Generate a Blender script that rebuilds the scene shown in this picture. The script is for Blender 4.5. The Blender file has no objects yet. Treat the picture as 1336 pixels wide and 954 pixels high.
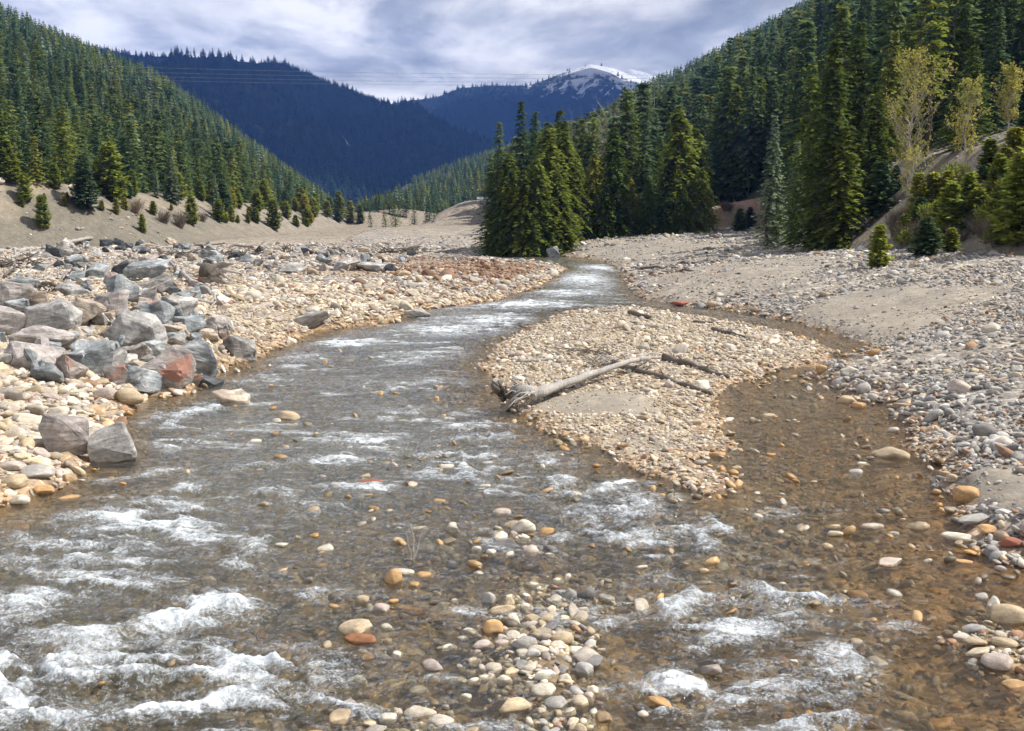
import bpy, bmesh, math, random
import numpy as np
from mathutils import Vector, Matrix, Euler
R = math.radians
rng = np.random.default_rng(7)
random.seed(7)
scene = bpy.context.scene
COL = scene.collection

# ---------------------------------------------------------------- camera model
F_PX, CXP, CYP, HOR = 1299.0, 668.0, 477.0, 282.0
CAMZ = 5.0
PITCH = math.atan((CYP - HOR) / F_PX)
CP, SP = math.cos(PITCH), math.sin(PITCH)

def te(px, py):
    """direction of a picture point as lateral slope and vertical slope per metre forward"""
    u = (px - CXP) / F_PX; v = (CYP - py) / F_PX
    den = CP + v * SP
    return u / den, (v * CP - SP) / den

def pix(px, py, z=0.0):
    t, e = te(px, py)
    y = (z - CAMZ) / e
    return (t * y, y, z)

def proj(x, y, z):
    f = y * CP - (z - CAMZ) * SP
    u = x / f; v = (y * SP + (z - CAMZ) * CP) / f
    return CXP + u * F_PX, CYP - v * F_PX

# ---------------------------------------------------------------- numpy noise
def _h(ix, iy, s):
    n = (ix.astype(np.int64) * 374761393 + iy.astype(np.int64) * 668265263 + s * 1442695041) & 0xffffffff
    n = ((n ^ (n >> 13)) * 1274126177) & 0xffffffff
    return ((n ^ (n >> 16)) & 0xffff) / 65535.0

def vnoise(x, y, s=0):
    x = np.asarray(x, float); y = np.asarray(y, float)
    ix = np.floor(x); iy = np.floor(y)
    fx = x - ix; fy = y - iy
    fx = fx * fx * (3 - 2 * fx); fy = fy * fy * (3 - 2 * fy)
    a = _h(ix, iy, s); b = _h(ix + 1, iy, s); c = _h(ix, iy + 1, s); d = _h(ix + 1, iy + 1, s)
    return (a + (b - a) * fx) * (1 - fy) + (c + (d - c) * fx) * fy

def fbm(x, y, o=4, s=0, g=0.5):
    r = 0; a = 1; t = 0
    for i in range(o):
        r = r + a * vnoise(x * 2 ** i + 17.3 * i, y * 2 ** i - 9.1 * i, s + i); t += a; a *= g
    return r / t

def sm(a, b, x):
    k = np.clip((x - a) / (b - a), 0, 1)
    return k * k * (3 - 2 * k)

def lerp(a, b, k): return a + (b - a) * k

# ---------------------------------------------------------------- river outline (world metres)
def P2(l): return [pix(a, b)[:2] for a, b in l]
LEFT = P2([(-420, 790), (-200, 735), (0, 672), (40, 655), (75, 640), (108, 618), (128, 580), (148, 545), (190, 517), (245, 512), (282, 490),
           (330, 468), (380, 446), (410, 432), (445, 428), (510, 420), (535, 408), (590, 399), (640, 393), (690, 378), (722, 362), (738, 350)])
FARL = [(0.2, 108), (-8, 118), (-22, 128), (-45, 135), (-45, 146), (-18, 140), (2, 132), (9, 122)]
RIGHT = P2([(798, 344), (815, 355), (822, 378), (838, 390), (870, 397), (915, 401), (975, 408), (1040, 420), (1092, 434), (1138, 452), (1128, 470), (1090, 484),
            (1052, 486), (1068, 498), (1125, 515), (1165, 545), (1200, 585), (1228, 612), (1240, 650), (1238, 690), (1262, 722), (1336, 748),
            (1500, 800)])
OUT = np.array(LEFT + FARL + RIGHT + [(12, 4), (13, -25), (-16, -25), (-15, 6)])
ISL = np.array(P2([(835, 402), (780, 403), (735, 408), (690, 430), (645, 452), (627, 478), (640, 500), (672, 530), (706, 562), (775, 590), (848, 622),
                   (925, 647), (935, 628), (912, 606), (944, 578), (930, 548), (938, 520), (952, 500), (1010, 483), (1075, 474), (1092, 458),
                   (1045, 440), (975, 424), (905, 413)]))

def sdf(poly, x, y):
    """signed distance to polygon, negative inside"""
    x = np.asarray(x, float); y = np.asarray(y, float)
    d2 = np.full(x.shape, 1e18); ins = np.zeros(x.shape, bool)
    n = len(poly)
    for i in range(n):
        ax, ay = poly[i]; bx, by = poly[(i + 1) % n]
        ex, ey = bx - ax, by - ay
        wx, wy = x - ax, y - ay
        k = np.clip((wx * ex + wy * ey) / (ex * ex + ey * ey), 0, 1)
        d2 = np.minimum(d2, (wx - ex * k) ** 2 + (wy - ey * k) ** 2)
        c = ((ay <= y) & (by > y)) | ((by <= y) & (ay > y))
        with np.errstate(divide='ignore', invalid='ignore'):
            xi = ax + (y - ay) * ex / (ey if ey != 0 else 1e-9)
        ins ^= c & (x < xi)
    return np.where(ins, -1, 1) * np.sqrt(d2)

def ell(px, py, rx, ry):
    """an ellipse of the photo laid on the water plane: centre, radii in metres"""
    x, y, _ = pix(px, py)
    a = rx / F_PX * math.hypot(y, 5)
    b = (pix(px, py - ry)[1] - pix(px, py + ry)[1]) / 2
    return x, y, a, b

SHOAL = [ell(712, 850, 62, 95) + (0.40,), (*ell(505, 940, 75, 26), 0.34), (*ell(1312, 852, 75, 42), 0.42), (*ell(500, 810, 60, 45), 0.2),
         (*ell(655, 700, 60, 22), 0.2), (*ell(1095, 478, 45, 10), 0.3), (*ell(650, 745, 60, 22), 0.2)]
CENTX = np.array([0, 0, 1, 2, 4, 5.5, 7, 3.5, -25]); CENTY = np.array([-30, 10, 20, 35, 60, 80, 105, 128, 145])
def gz(x, y, cx, cy, a, b): return np.exp(-(((x - cx) / a) ** 2 + ((y - cy) / b) ** 2))

RIP = pix(150, 430, 1.0)
# toe of the left terrace bank and its crest height, by distance
TOE_Y = np.array([-30, 40, 119, 138, 190, 260, 400, 520, 700, 900]); TOE_X = np.array([-62, -62, -60, -50, -47, -52, -64, -66, -90, -150])
TER_Z = np.array([11, 11, 11.5, 9.5, 8.6, 7.0, 5.5, 5.0, 5.0, 5.0])
RT_Y = np.array([-30, 20, 50, 62, 72, 85, 100, 130, 160, 220, 400, 700]); RT_X = np.array([36, 34, 28.5, 26.5, 26.5, 28, 29, 34, 44, 60, 60, 20])

def curve_te(pts):
    l = sorted(te(a, b) for a, b in pts)
    return np.array([q[0] for q in l]), np.array([q[1] for q in l])
LH_T, LH_E = curve_te([(-500, -280), (-200, -110), (0, 18), (60, 48), (120, 75), (200, 105), (250, 138), (330, 196), (400, 245), (440, 276), (470, 284)])
RH_T, RH_E = curve_te([(560, 275), (640, 238), (700, 205), (760, 170), (850, 122), (900, 100), (960, 68), (1020, 38), (1070, 12), (1336, -110), (1700, -250)])
MH_T, MH_E = curve_te([(430, 285), (470, 278), (500, 255), (530, 236), (580, 220), (640, 200), (700, 178), (760, 165), (900, 150)])
M1_T, M1_E = curve_te([(-200, 40), (100, 60), (185, 74), (225, 74), (260, 84), (300, 87), (370, 87), (400, 97), (450, 121), (505, 137), (560, 172), (620, 202), (700, 240), (760, 282)])
M2_T, M2_E = curve_te([(400, 180), (450, 150), (505, 137), (530, 132), (570, 127), (600, 115), (640, 112), (690, 112), (715, 103), (740, 93), (770, 84), (800, 89), (830, 101), (860, 118), (1000, 130), (1300, 180)])
M3_T, M3_E = curve_te([(700, 200), (760, 130), (805, 100), (822, 88), (840, 93), (860, 100), (920, 120), (1100, 180)])

def hill(t, y, T, E, y0, yc, zb, tail=0.35, pw=1.0):
    zc = CAMZ + np.interp(t, T, E) * yc
    k = np.clip((y - y0) / (yc - y0), 0, None)
    z = np.where(k < 1, zb + (zc - zb) * np.minimum(k, 1) ** pw, zc - (y - yc) * tail)
    return np.where(y < y0, -50, z)

def height(x, y, detail=True, parts=False):
    x = np.asarray(x, float); y = np.asarray(y, float)
    wig = ((fbm(x * 0.7, y * 0.7, 3, 301) - 0.5) * 1.1 + (fbm(x * 3.0, y * 3.0, 2, 305) - 0.5) * 0.35) * sm(8, 14, y)
    d = sdf(OUT, x, y) + wig; di = sdf(ISL, x, y) + wig * 0.9
    water = (d < 0) & (di > 0)
    dw = np.minimum(-d, di)
    cen = np.interp(y, CENTY, CENTX)
    left = x < cen
    n1 = fbm(x * 0.35, y * 0.35, 3, 3) - 0.5
    n2 = fbm(x * 1.6, y * 1.6, 3, 9) - 0.5
    # bed
    deep = 0.10 + 0.34 * sm(0, 3.5, dw)
    bed = -np.minimum(deep, 0.06 + dw * 0.3) + n2 * 0.10
    bed = bed + 0.14 * sm(16, 9, y) * sm(-4, 1, x)
    for cx, cy, a, b, h in SHOAL:
        bed = bed + h * gz(x, y, cx, cy, a, b)
    bed = np.minimum(bed, 0.04 + 0.03 * n2)
    # banks
    dl = np.maximum(d, 0)
    capl = lerp(1.75, 1.0, sm(35, 65, y))
    zl = capl * (1 - np.exp(-dl / 4.5)) + n1 * 0.5 * sm(0, 6, dl)
    zl = zl + 0.7 * gz(x, y, RIP[0] - 0.5, RIP[1] + 0.5, 4.5, 5.0) * sm(0, 1.5, dl)
    capr = lerp(3.6, 2.6, sm(55, 85, y)) + 0.5 * sm(110, 150, y) * sm(5, 22, x)
    zr = capr * (1 - np.exp(-dl / 11.0)) + n1 * 0.35 * sm(0, 8, dl)
    zr = zr + 0.12 * sm(0, 0.8, dl)
    zl = zl + 0.12 * sm(0, 0.8, dl)
    zi = 0.30 * (1 - np.exp(-np.maximum(-di, 0) / 1.5)) + n1 * 0.12 * sm(0, 2, -di)
    z = np.where(d > 0, np.where(left, zl, zr), np.where(di < 0, zi, bed))
    # left terrace
    tx = np.interp(y, TOE_Y, TOE_X); tz = np.interp(y, TOE_Y, TER_Z)
    gully = 3.0 * (fbm(y * 0.09, x * 0.01, 3, 21) - 0.5)
    s = tx - x + gully
    zt = 1.0 + np.clip(s, 0, None) * 0.62
    over = np.clip(s - (tz - 1) / 0.62, 0, None)
    zt = np.where(zt > tz, tz + 0.03 * over, zt) + (fbm(y * 0.45, x * 0.08, 4, 25) - 0.5) * 1.3 * sm(0, 3, s) + (fbm(x * 0.9, y * 0.9, 3, 26) - 0.5) * 0.5 * sm(0, 2, s)
    z = np.where(s > 0, np.maximum(z, zt), z)
    # right bank
    rx = np.interp(y, RT_Y, RT_X)
    gul = 2.5 * (fbm(y * 0.12, x * 0.02, 3, 31) - 0.5)
    s2 = x - rx + gul
    zb = 2.6 + np.clip(s2, 0, 9) * 0.85 + np.clip(s2 - 9, 0, None) * 0.30
    zb = np.where(y > 110, np.minimum(zb, lerp(60, 9.0, sm(110, 150, y)) + 0.1 * s2), zb)
    z = np.where(s2 > 0, np.maximum(z, zb), z)
    # earth cutting of the road right of the grove
    tq = x / np.maximum(y, 1.0)
    ctop = np.interp(tq, [0.165, 0.178, 0.20, 0.255, 0.30], [1.5, 4.4, 6.6, 8.2, 9.0])
    cut = np.where((y > 150) & (tq > 0.16) & (tq < 0.33), np.minimum(2.2 + np.clip(y - 157 + 2 * (n1), 0, None) * 0.75, ctop), -50)
    z = np.maximum(z, cut)
    # far mounds of pale earth
    for (px, Y, a, b, h) in [(622, 330, 13, 12, 7.0), (600, 345, 9, 10, 4.5), (520, 420, 18, 14, 6), (550, 440, 16, 14, 5), (478, 400, 16, 14, 5)]:
        z = z + h * gz(x, y, te(px, 290)[0] * Y, Y, a, b)
    t = x / np.maximum(y, 1.0)
    tx_ = np.clip(t, -2, 2)
    y0l = np.clip(-75 / np.minimum(t, -0.12), 90, 420)
    n3 = (fbm(x * 0.012, y * 0.012, 3, 41) - 0.5) * sm(150, 400, y)
    z1 = hill(tx_, y, LH_T, LH_E, y0l, 700.0, 8.0) + n3 * 16
    z1 = np.where(t < -0.10, z1, -50)
    y0r = np.clip(40 / np.maximum(t, 0.07), 75, 240)
    z2 = hill(tx_, y, RH_T, RH_E, y0r, 820.0, 7.0) + n3 * 16
    z2 = np.where(t > -0.02, z2, -50)
    z3 = hill(tx_, y, MH_T, MH_E, 520.0, 1150.0, 2.0) + n3 * 20
    z3 = np.where((t > -0.2), z3, -50)
    hills = np.maximum(np.maximum(z1, z2), z3)
    hills = np.where(y > 80, hills, -50)
    fl = z
    z = np.maximum(z, np.where(y > 1500, 5, -60))
    z = np.maximum(z, hills)
    if parts:
        return z, d, di, water, left, s, s2, hills > fl, dw
    return z

def mheight(x, y):
    t = np.clip(x / np.maximum(y, 1.0), -2, 2)
    rav = fbm(x * 0.0016 + 3, y * 0.0007, 4, 61) - 0.5
    rv2 = np.abs(fbm(x * 0.004, y * 0.0016, 4, 71) - 0.5)
    k1 = sm(0, 0.5, (3200 - y) / 1500) ; k2 = sm(0, 0.4, (5600 - y) / 2000)
    m1 = hill(t, y, M1_T, M1_E, 1350.0, 3200.0, 3.0, 0.3, 0.85) + (rav * 300 - rv2 * 420) * k1 * sm(1350, 1900, y)
    m2 = hill(t, y, M2_T, M2_E, 3300.0, 5600.0, 40.0, 0.3, 0.9) + (rav * 460 - rv2 * 560) * k2 * sm(3300, 4100, y)
    m3 = hill(t, y, M3_T, M3_E, 5900.0, 6500.0, 200.0, 0.3)
    return np.maximum(np.maximum(np.maximum(m1, m2), m3), 2.0)

_MY = np.concatenate([np.linspace(6, 60, 1400), np.geomspace(60, 700, 900)[1:]])
def hit(px, py):
    """point where the sight line through a picture point meets the ground"""
    t, e = te(px, py)
    X = t * _MY; Z = CAMZ + e * _MY
    h = height(X, _MY)
    idx = np.nonzero(Z < h)[0]
    i = idx[0] if len(idx) else len(_MY) - 1
    return float(X[i]), float(_MY[i]), float(max(h[i], -0.05))

# ---------------------------------------------------------------- object helpers
def tag(o, label=None, cat=None, group=None, kind=None):
    if label: o['label'] = label
    if cat: o['category'] = cat
    if group: o['group'] = group
    if kind: o['kind'] = kind
    return o

def mesh_np(name, V, Fq, smooth=True):
    """fast mesh from arrays; Fq is (n,3) or (n,4)"""
    V = np.asarray(V, np.float32); Fq = np.asarray(Fq, np.int32)
    me = bpy.data.meshes.new(name)
    k = Fq.shape[1]
    me.vertices.add(len(V)); me.vertices.foreach_set('co', V.ravel())
    me.loops.add(Fq.size); me.loops.foreach_set('vertex_index', Fq.ravel())
    me.polygons.add(len(Fq)); me.polygons.foreach_set('loop_start', np.arange(0, Fq.size, k, dtype=np.int32))
    me.polygons.foreach_set('loop_total', np.full(len(Fq), k, np.int32))
    me.update(calc_edges=True)
    me.polygons.foreach_set('use_smooth', np.full(len(Fq), smooth))
    return me

def vcol(me, name, C):
    C = np.asarray(C, np.float32)
    if C.ndim == 1: C = np.stack([C, C, C], 1)
    if C.shape[1] == 3: C = np.concatenate([C, np.ones((len(C), 1), np.float32)], 1)
    a = me.attributes.new(name, 'FLOAT_COLOR', 'POINT')
    a.data.foreach_set('color', C.ravel())

def link(name, me, mat=None, parent=None, loc=None, rot=None, scale=None):
    o = bpy.data.objects.new(name, me); COL.objects.link(o)
    if mat is not None and me is not None and not me.materials: me.materials.append(mat)
    if parent: o.parent = parent
    if loc is not None: o.location = loc
    if rot is not None: o.rotation_euler = rot
    if scale is not None: o.scale = scale
    return o

def empty(name, loc, rz=0, sc=None):
    o = bpy.data.objects.new(name, None); COL.objects.link(o)
    o.location = loc; o.rotation_euler = (0, 0, rz)
    if sc: o.scale = sc
    return o

class MB:
    """collects pieces of one mesh"""
    def __init__(s): s.v = []; s.f = []; s.c = []; s.n = 0
    def add(s, V, Fs, c=(1, 1, 1)):
        for q in Fs: s.f.append(tuple(i + s.n for i in q))
        for q in V: s.v.append(tuple(q))
        s.c += [tuple(c)] * len(V); s.n += len(V)
    def card(s, p, d, w, n, c):
        """leaf-shaped diamond from p along d, half width w, plane normal about n"""
        d = Vector(d); side = d.cross(Vector(n))
        if side.length < 1e-6: side = d.cross(Vector((1, 0, 0.3)))
        side = side.normalized() * w
        p = Vector(p)
        s.add([p, p + d * 0.45 + side, p + d, p + d * 0.45 - side], [(0, 1, 2, 3)], c)
    def tube(s, pts, rad, n=6, c=(1, 1, 1), cap=True, jit=0.0):
        pts = [Vector(q) for q in pts]; rings = []
        V = []; Fs = []
        ref = Vector((0.31, 0.17, 0.93))
        for i, p in enumerate(pts):
            a = (pts[min(i + 1, len(pts) - 1)] - pts[max(i - 1, 0)]).normalized()
            u = a.cross(ref)
            if u.length < 0.05: u = a.cross(Vector((1, 0, 0)))
            u.normalize(); w = a.cross(u)
            r = rad[i]
            for k in range(n):
                th = 2 * math.pi * k / n
                rr = r * (1 + random.uniform(-jit, jit))
                V.append(p + (u * math.cos(th) + w * math.sin(th)) * rr)
        for i in range(len(pts) - 1):
            for k in range(n):
                Fs.append((i * n + k, i * n + (k + 1) % n, (i + 1) * n + (k + 1) % n, (i + 1) * n + k))
        if cap:
            Fs.append(tuple(range(n))[::-1]); Fs.append(tuple((len(pts) - 1) * n + k for k in range(n)))
        s.add(V, Fs, c)
    def mesh(s, name, smooth=False, col=True):
        me = bpy.data.meshes.new(name); me.from_pydata([tuple(q) for q in s.v], [], s.f); me.update()
        if smooth: me.polygons.foreach_set('use_smooth', [True] * len(me.polygons))
        if col: vcol(me, 'col', np.array(s.c))
        return me
# ---------------------------------------------------------------- materials
class N:
    def __init__(s, name, world=False):
        if world:
            s.m = bpy.data.worlds.new(name); s.m.use_nodes = True
        else:
            s.m = bpy.data.materials.new(name); s.m.use_nodes = True
        s.t = s.m.node_tree; s.t.nodes.clear()
    def n(s, typ, ins=None, **kw):
        q = s.t.nodes.new(typ)
        for k, v in kw.items(): setattr(q, k, v)
        if ins:
            for k, v in ins.items():
                if isinstance(v, bpy.types.NodeSocket): s.t.links.new(v, q.inputs[k])
                else: q.inputs[k].default_value = v
        return q
    def math(s, op, a, b=0.0, c=0.0, clamp=False):
        return s.n('ShaderNodeMath', {0: a, 1: b, 2: c}, operation=op, use_clamp=clamp).outputs[0]
    def mix(s, k, a, b, mode='MIX'):
        q = s.n('ShaderNodeMix', data_type='RGBA', blend_type=mode)
        for i, v in ((0, k), (6, a), (7, b)):
            if isinstance(v, bpy.types.NodeSocket): s.t.links.new(v, q.inputs[i])
            else: q.inputs[i].default_value = v if i == 0 else (*v, 1) if len(v) == 3 else v
        return q.outputs[2]
    def ramp(s, fac, stops):
        q = s.n('ShaderNodeValToRGB'); s.t.links.new(fac, q.inputs[0])
        e = q.color_ramp.elements
        while len(e) < len(stops): e.new(0.5)
        for i, (p, c) in enumerate(stops):
            e[i].position = p; e[i].color = (*c, 1) if not isinstance(c, (int, float)) else (c, c, c, 1)
        return q.outputs[0]
    def noise(s, vec, scale, detail=4, rough=0.55, dist=0.0):
        return s.n('ShaderNodeTexNoise', {'Vector': vec, 'Scale': scale, 'Detail': detail, 'Roughness': rough, 'Distortion': dist}).outputs[0]
    def mapping(s, vec, scale, rot=(0, 0, 0)):
        return s.n('ShaderNodeMapping', {'Vector': vec, 'Scale': scale, 'Rotation': rot}).outputs[0]
    def out(s, sh, vol=False):
        o = s.n('ShaderNodeOutputMaterial'); s.t.links.new(sh, o.inputs['Volume' if vol else 'Surface'])
        return s.m
    def pos(s): return s.n('ShaderNodeNewGeometry').outputs['Position']
    def obj(s): return s.n('ShaderNodeTexCoord').outputs['Object']

def m_ground():
    q = N('ground_soil')
    base = q.n('ShaderNodeAttribute', attribute_name='col').outputs['Color']
    zone = q.n('ShaderNodeAttribute', attribute_name='zone').outputs['Color']
    sep = q.n('ShaderNodeSeparateColor', {0: zone})
    stony, wet, forest = sep.outputs[0], sep.outputs[1], sep.outputs[2]
    p = q.pos()
    nb = q.noise(p, 0.5, 5)
    nf = q.noise(p, 9.0, 6, 0.65)
    v1 = q.n('ShaderNodeTexVoronoi', {'Vector': q.mapping(p, (1, 1, 1)), 'Scale': 3.2, 'Randomness': 1.0})
    v2 = q.n('ShaderNodeTexVoronoi', {'Vector': p, 'Scale': 9.0})
    c1 = q.n('ShaderNodeSeparateColor', {0: v1.outputs['Color']}).outputs[0]
    c2 = q.n('ShaderNodeSeparateColor', {0: v2.outputs['Color']}).outputs[1]
    k1 = q.ramp(c1, [(0, (0.55, 0.52, 0.5)), (0.35, (0.85, 0.82, 0.78)), (0.7, (1.1, 1.05, 0.98)), (1, (1.5, 1.45, 1.38))])
    k2 = q.ramp(c2, [(0, (0.7, 0.68, 0.66)), (0.6, (1, 1, 1)), (1, (1.3, 1.27, 1.22))])
    st = q.mix(1.0, base, k1, 'MULTIPLY'); st = q.mix(1.0, st, k2, 'MULTIPLY')
    col = q.mix(stony, base, st)
    col = q.mix(1.0, col, q.ramp(nb, [(0.25, 0.8), (0.75, 1.2)]), 'MULTIPLY')
    col = q.mix(1.0, col, q.ramp(nf, [(0.25, 0.78), (0.75, 1.22)]), 'MULTIPLY')
    hgt = q.math('MULTIPLY', v1.outputs['Distance'], q.math('MULTIPLY', stony, -0.12))
    hgt = q.math('ADD', hgt, q.math('MULTIPLY', v2.outputs['Distance'], q.math('MULTIPLY', stony, -0.03)))
    hgt = q.math('ADD', hgt, q.math('MULTIPLY', nf, 0.03))
    b = q.n('ShaderNodeBump', {'Height': hgt, 'Strength': 0.8, 'Distance': 1.0}).outputs[0]
    rough = q.math('SUBTRACT', 0.92, q.math('MULTIPLY', wet, 0.45))
    return q.out(q.n('ShaderNodeBsdfPrincipled', {'Base Color': col, 'Roughness': rough, 'Normal': b, 'Specular IOR Level': 0.3}).outputs[0])

def m_stone(name, inst):
    q = N(name)
    if inst:
        a = q.n('ShaderNodeAttribute', attribute_name='col', attribute_type='INSTANCER')
        base, wet = a.outputs['Color'], a.outputs['Alpha']
    else:
        a = q.n('ShaderNodeObjectInfo'); base, wet = a.outputs['Color'], a.outputs['Alpha']
    rnd = q.n('ShaderNodeObjectInfo').outputs['Random']
    p = q.n('ShaderNodeVectorMath', {0: q.obj(), 1: q.n('ShaderNodeCombineXYZ', {0: q.math('MULTIPLY', rnd, 60.0), 1: q.math('MULTIPLY', rnd, 31.0)}).outputs[0]}, operation='ADD').outputs[0]
    n1 = q.noise(p, 1.4, 5, 0.6); n2 = q.noise(p, 9.0, 5, 0.7)
    band = q.noise(q.mapping(p, (1, 1, 6), (0.5, 0.3, 0)), 1.5, 3, 0.5, 0.4)
    col = q.mix(1.0, base, q.ramp(n1, [(0.3, (0.72, 0.7, 0.7)), (0.5, (1, 1, 1)), (0.72, (1.25, 1.2, 1.12))]), 'MULTIPLY')
    col = q.mix(1.0, col, q.ramp(n2, [(0.3, 0.78), (0.7, 1.18)]), 'MULTIPLY')
    col = q.mix(0.5, col, q.mix(1.0, col, q.ramp(band, [(0.4, 0.75), (0.6, 1.2)]), 'MULTIPLY'))
    b = q.n('ShaderNodeBump', {'Height': n2, 'Strength': 0.35, 'Distance': 0.02}).outputs[0]
    rough = q.math('SUBTRACT', 1.25, q.math('MULTIPLY', wet, 0.5))
    rough = q.math('MINIMUM', rough, 0.9)
    return q.out(q.n('ShaderNodeBsdfPrincipled', {'Base Color': col, 'Roughness': rough, 'Normal': b, 'Specular IOR Level': 0.35}).outputs[0])

def m_boulder(name, c0, c1, c2, patch=None):
    q = N(name)
    rnd = q.n('ShaderNodeObjectInfo').outputs['Random']
    p = q.n('ShaderNodeVectorMath', {0: q.obj(), 1: q.n('ShaderNodeCombineXYZ', {0: q.math('MULTIPLY', rnd, 60.0), 1: q.math('MULTIPLY', rnd, 31.0)}).outputs[0]}, operation='ADD').outputs[0]
    n1 = q.noise(p, 1.6, 6, 0.65); n2 = q.noise(p, 11.0, 6, 0.7)
    band = q.noise(q.mapping(p, (1.0, 1.4, 7), (0.9, 0.5, 0.3)), 1.2, 5, 0.6, 0.6)
    col = q.ramp(n1, [(0.3, c0), (0.5, c1), (0.64, c2)])
    col = q.mix(1.0, col, q.ramp(band, [(0.35, 0.68), (0.5, 1.0), (0.62, 1.3)]), 'MULTIPLY')
    col = q.mix(1.0, col, q.ramp(n2, [(0.3, 0.7), (0.7, 1.25)]), 'MULTIPLY')
    tone = q.ramp(rnd, [(0, 0.75), (1, 1.2)])
    col = q.mix(1.0, col, tone, 'MULTIPLY')
    if patch:
        n3 = q.noise(p, 0.9, 4, 0.6)
        col = q.mix(q.ramp(n3, [(0.48, 0.0), (0.56, 0.85)]), col, patch)
    h = q.math('ADD', q.math('MULTIPLY', n2, 0.5), q.math('ADD', n1, band))
    b = q.n('ShaderNodeBump', {'Height': h, 'Strength': 0.6, 'Distance': 0.06}).outputs[0]
    return q.out(q.n('ShaderNodeBsdfPrincipled', {'Base Color': col, 'Roughness': 0.8, 'Normal': b, 'Specular IOR Level': 0.35}).outputs[0])

def m_leaf(name, c, var=0.35, trans=0.25, yel=None):
    q = N(name)
    a = q.n('ShaderNodeAttribute', attribute_name='col').outputs['Color']
    rnd = q.n('ShaderNodeObjectInfo').outputs['Random']
    base = q.ramp(rnd, [(0, tuple(v * (1 - var) for v in c)), (0.5, c), (1, yel or tuple(v * (1 + var) for v in c))])
    col = q.mix(1.0, base, a, 'MULTIPLY')
    n = q.noise(q.pos(), 0.35, 3)
    col = q.mix(1.0, col, q.ramp(n, [(0.3, (0.75, 0.8, 0.85)), (0.7, (1.3, 1.2, 1.0))]), 'MULTIPLY')
    d = q.n('ShaderNodeBsdfDiffuse', {'Color': col}).outputs[0]
    tr = q.n('ShaderNodeBsdfTranslucent', {'Color': col}).outputs[0]
    return q.out(q.n('ShaderNodeMixShader', {0: trans, 1: d, 2: tr}).outputs[0])

def m_bark(name, c0, c1, sc=(6, 6, 0.8)):
    q = N(name)
    n = q.noise(q.mapping(q.obj(), sc), 2.0, 6, 0.7)
    n2 = q.noise(q.obj(), 1.2, 4)
    col = q.mix(1.0, q.ramp(n, [(0.3, c0), (0.7, c1)]), q.ramp(n2, [(0.3, 0.75), (0.7, 1.2)]), 'MULTIPLY')
    b = q.n('ShaderNodeBump', {'Height': n, 'Strength': 0.6, 'Distance': 0.03}).outputs[0]
    return q.out(q.n('ShaderNodeBsdfPrincipled', {'Base Color': col, 'Roughness': 0.85, 'Normal': b, 'Specular IOR Level': 0.2}).outputs[0])

def m_plain(name, c, rough=0.6):
    q = N(name)
    n = q.noise(q.obj(), 4.0, 4)
    col = q.mix(1.0, c, q.ramp(n, [(0.3, 0.88), (0.7, 1.1)]), 'MULTIPLY')
    return q.out(q.n('ShaderNodeBsdfPrincipled', {'Base Color': col, 'Roughness': rough}).outputs[0])

def m_mountain():
    q = N('mountain_forest')
    p = q.pos()
    sn = q.n('ShaderNodeAttribute', attribute_name='snow').outputs['Fac']
    n = q.noise(p, 0.02, 6, 0.7)
    n2 = q.noise(q.mapping(p, (1, 1, 0.35)), 0.018, 8, 0.75)
    bare = q.noise(p, 0.0016, 4, 0.6)
    col = q.ramp(n, [(0.3, (0.010, 0.020, 0.018)), (0.7, (0.025, 0.04, 0.03))])
    col = q.mix(q.ramp(bare, [(0.56, 0.0), (0.66, 0.8)]), col, (0.10, 0.075, 0.055))
    n3 = q.noise(p, 0.0035, 3, 0.5)
    f = q.math('ADD', sn, q.math('MULTIPLY', q.math('SUBTRACT', n2, 0.5), 1.8))
    f = q.math('ADD', f, q.math('MULTIPLY', q.math('SUBTRACT', n3, 0.5), 1.6))
    col = q.mix(q.ramp(f, [(0.5, 0.0), (0.62, 1.0)]), col, (0.82, 0.85, 0.88))
    b = q.n('ShaderNodeBump', {'Height': n, 'Strength': 1.0, 'Distance': 25.0}).outputs[0]
    return q.out(q.n('ShaderNodeBsdfPrincipled', {'Base Color': col, 'Roughness': 0.95, 'Normal': b, 'Specular IOR Level': 0.1}).outputs[0])

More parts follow.
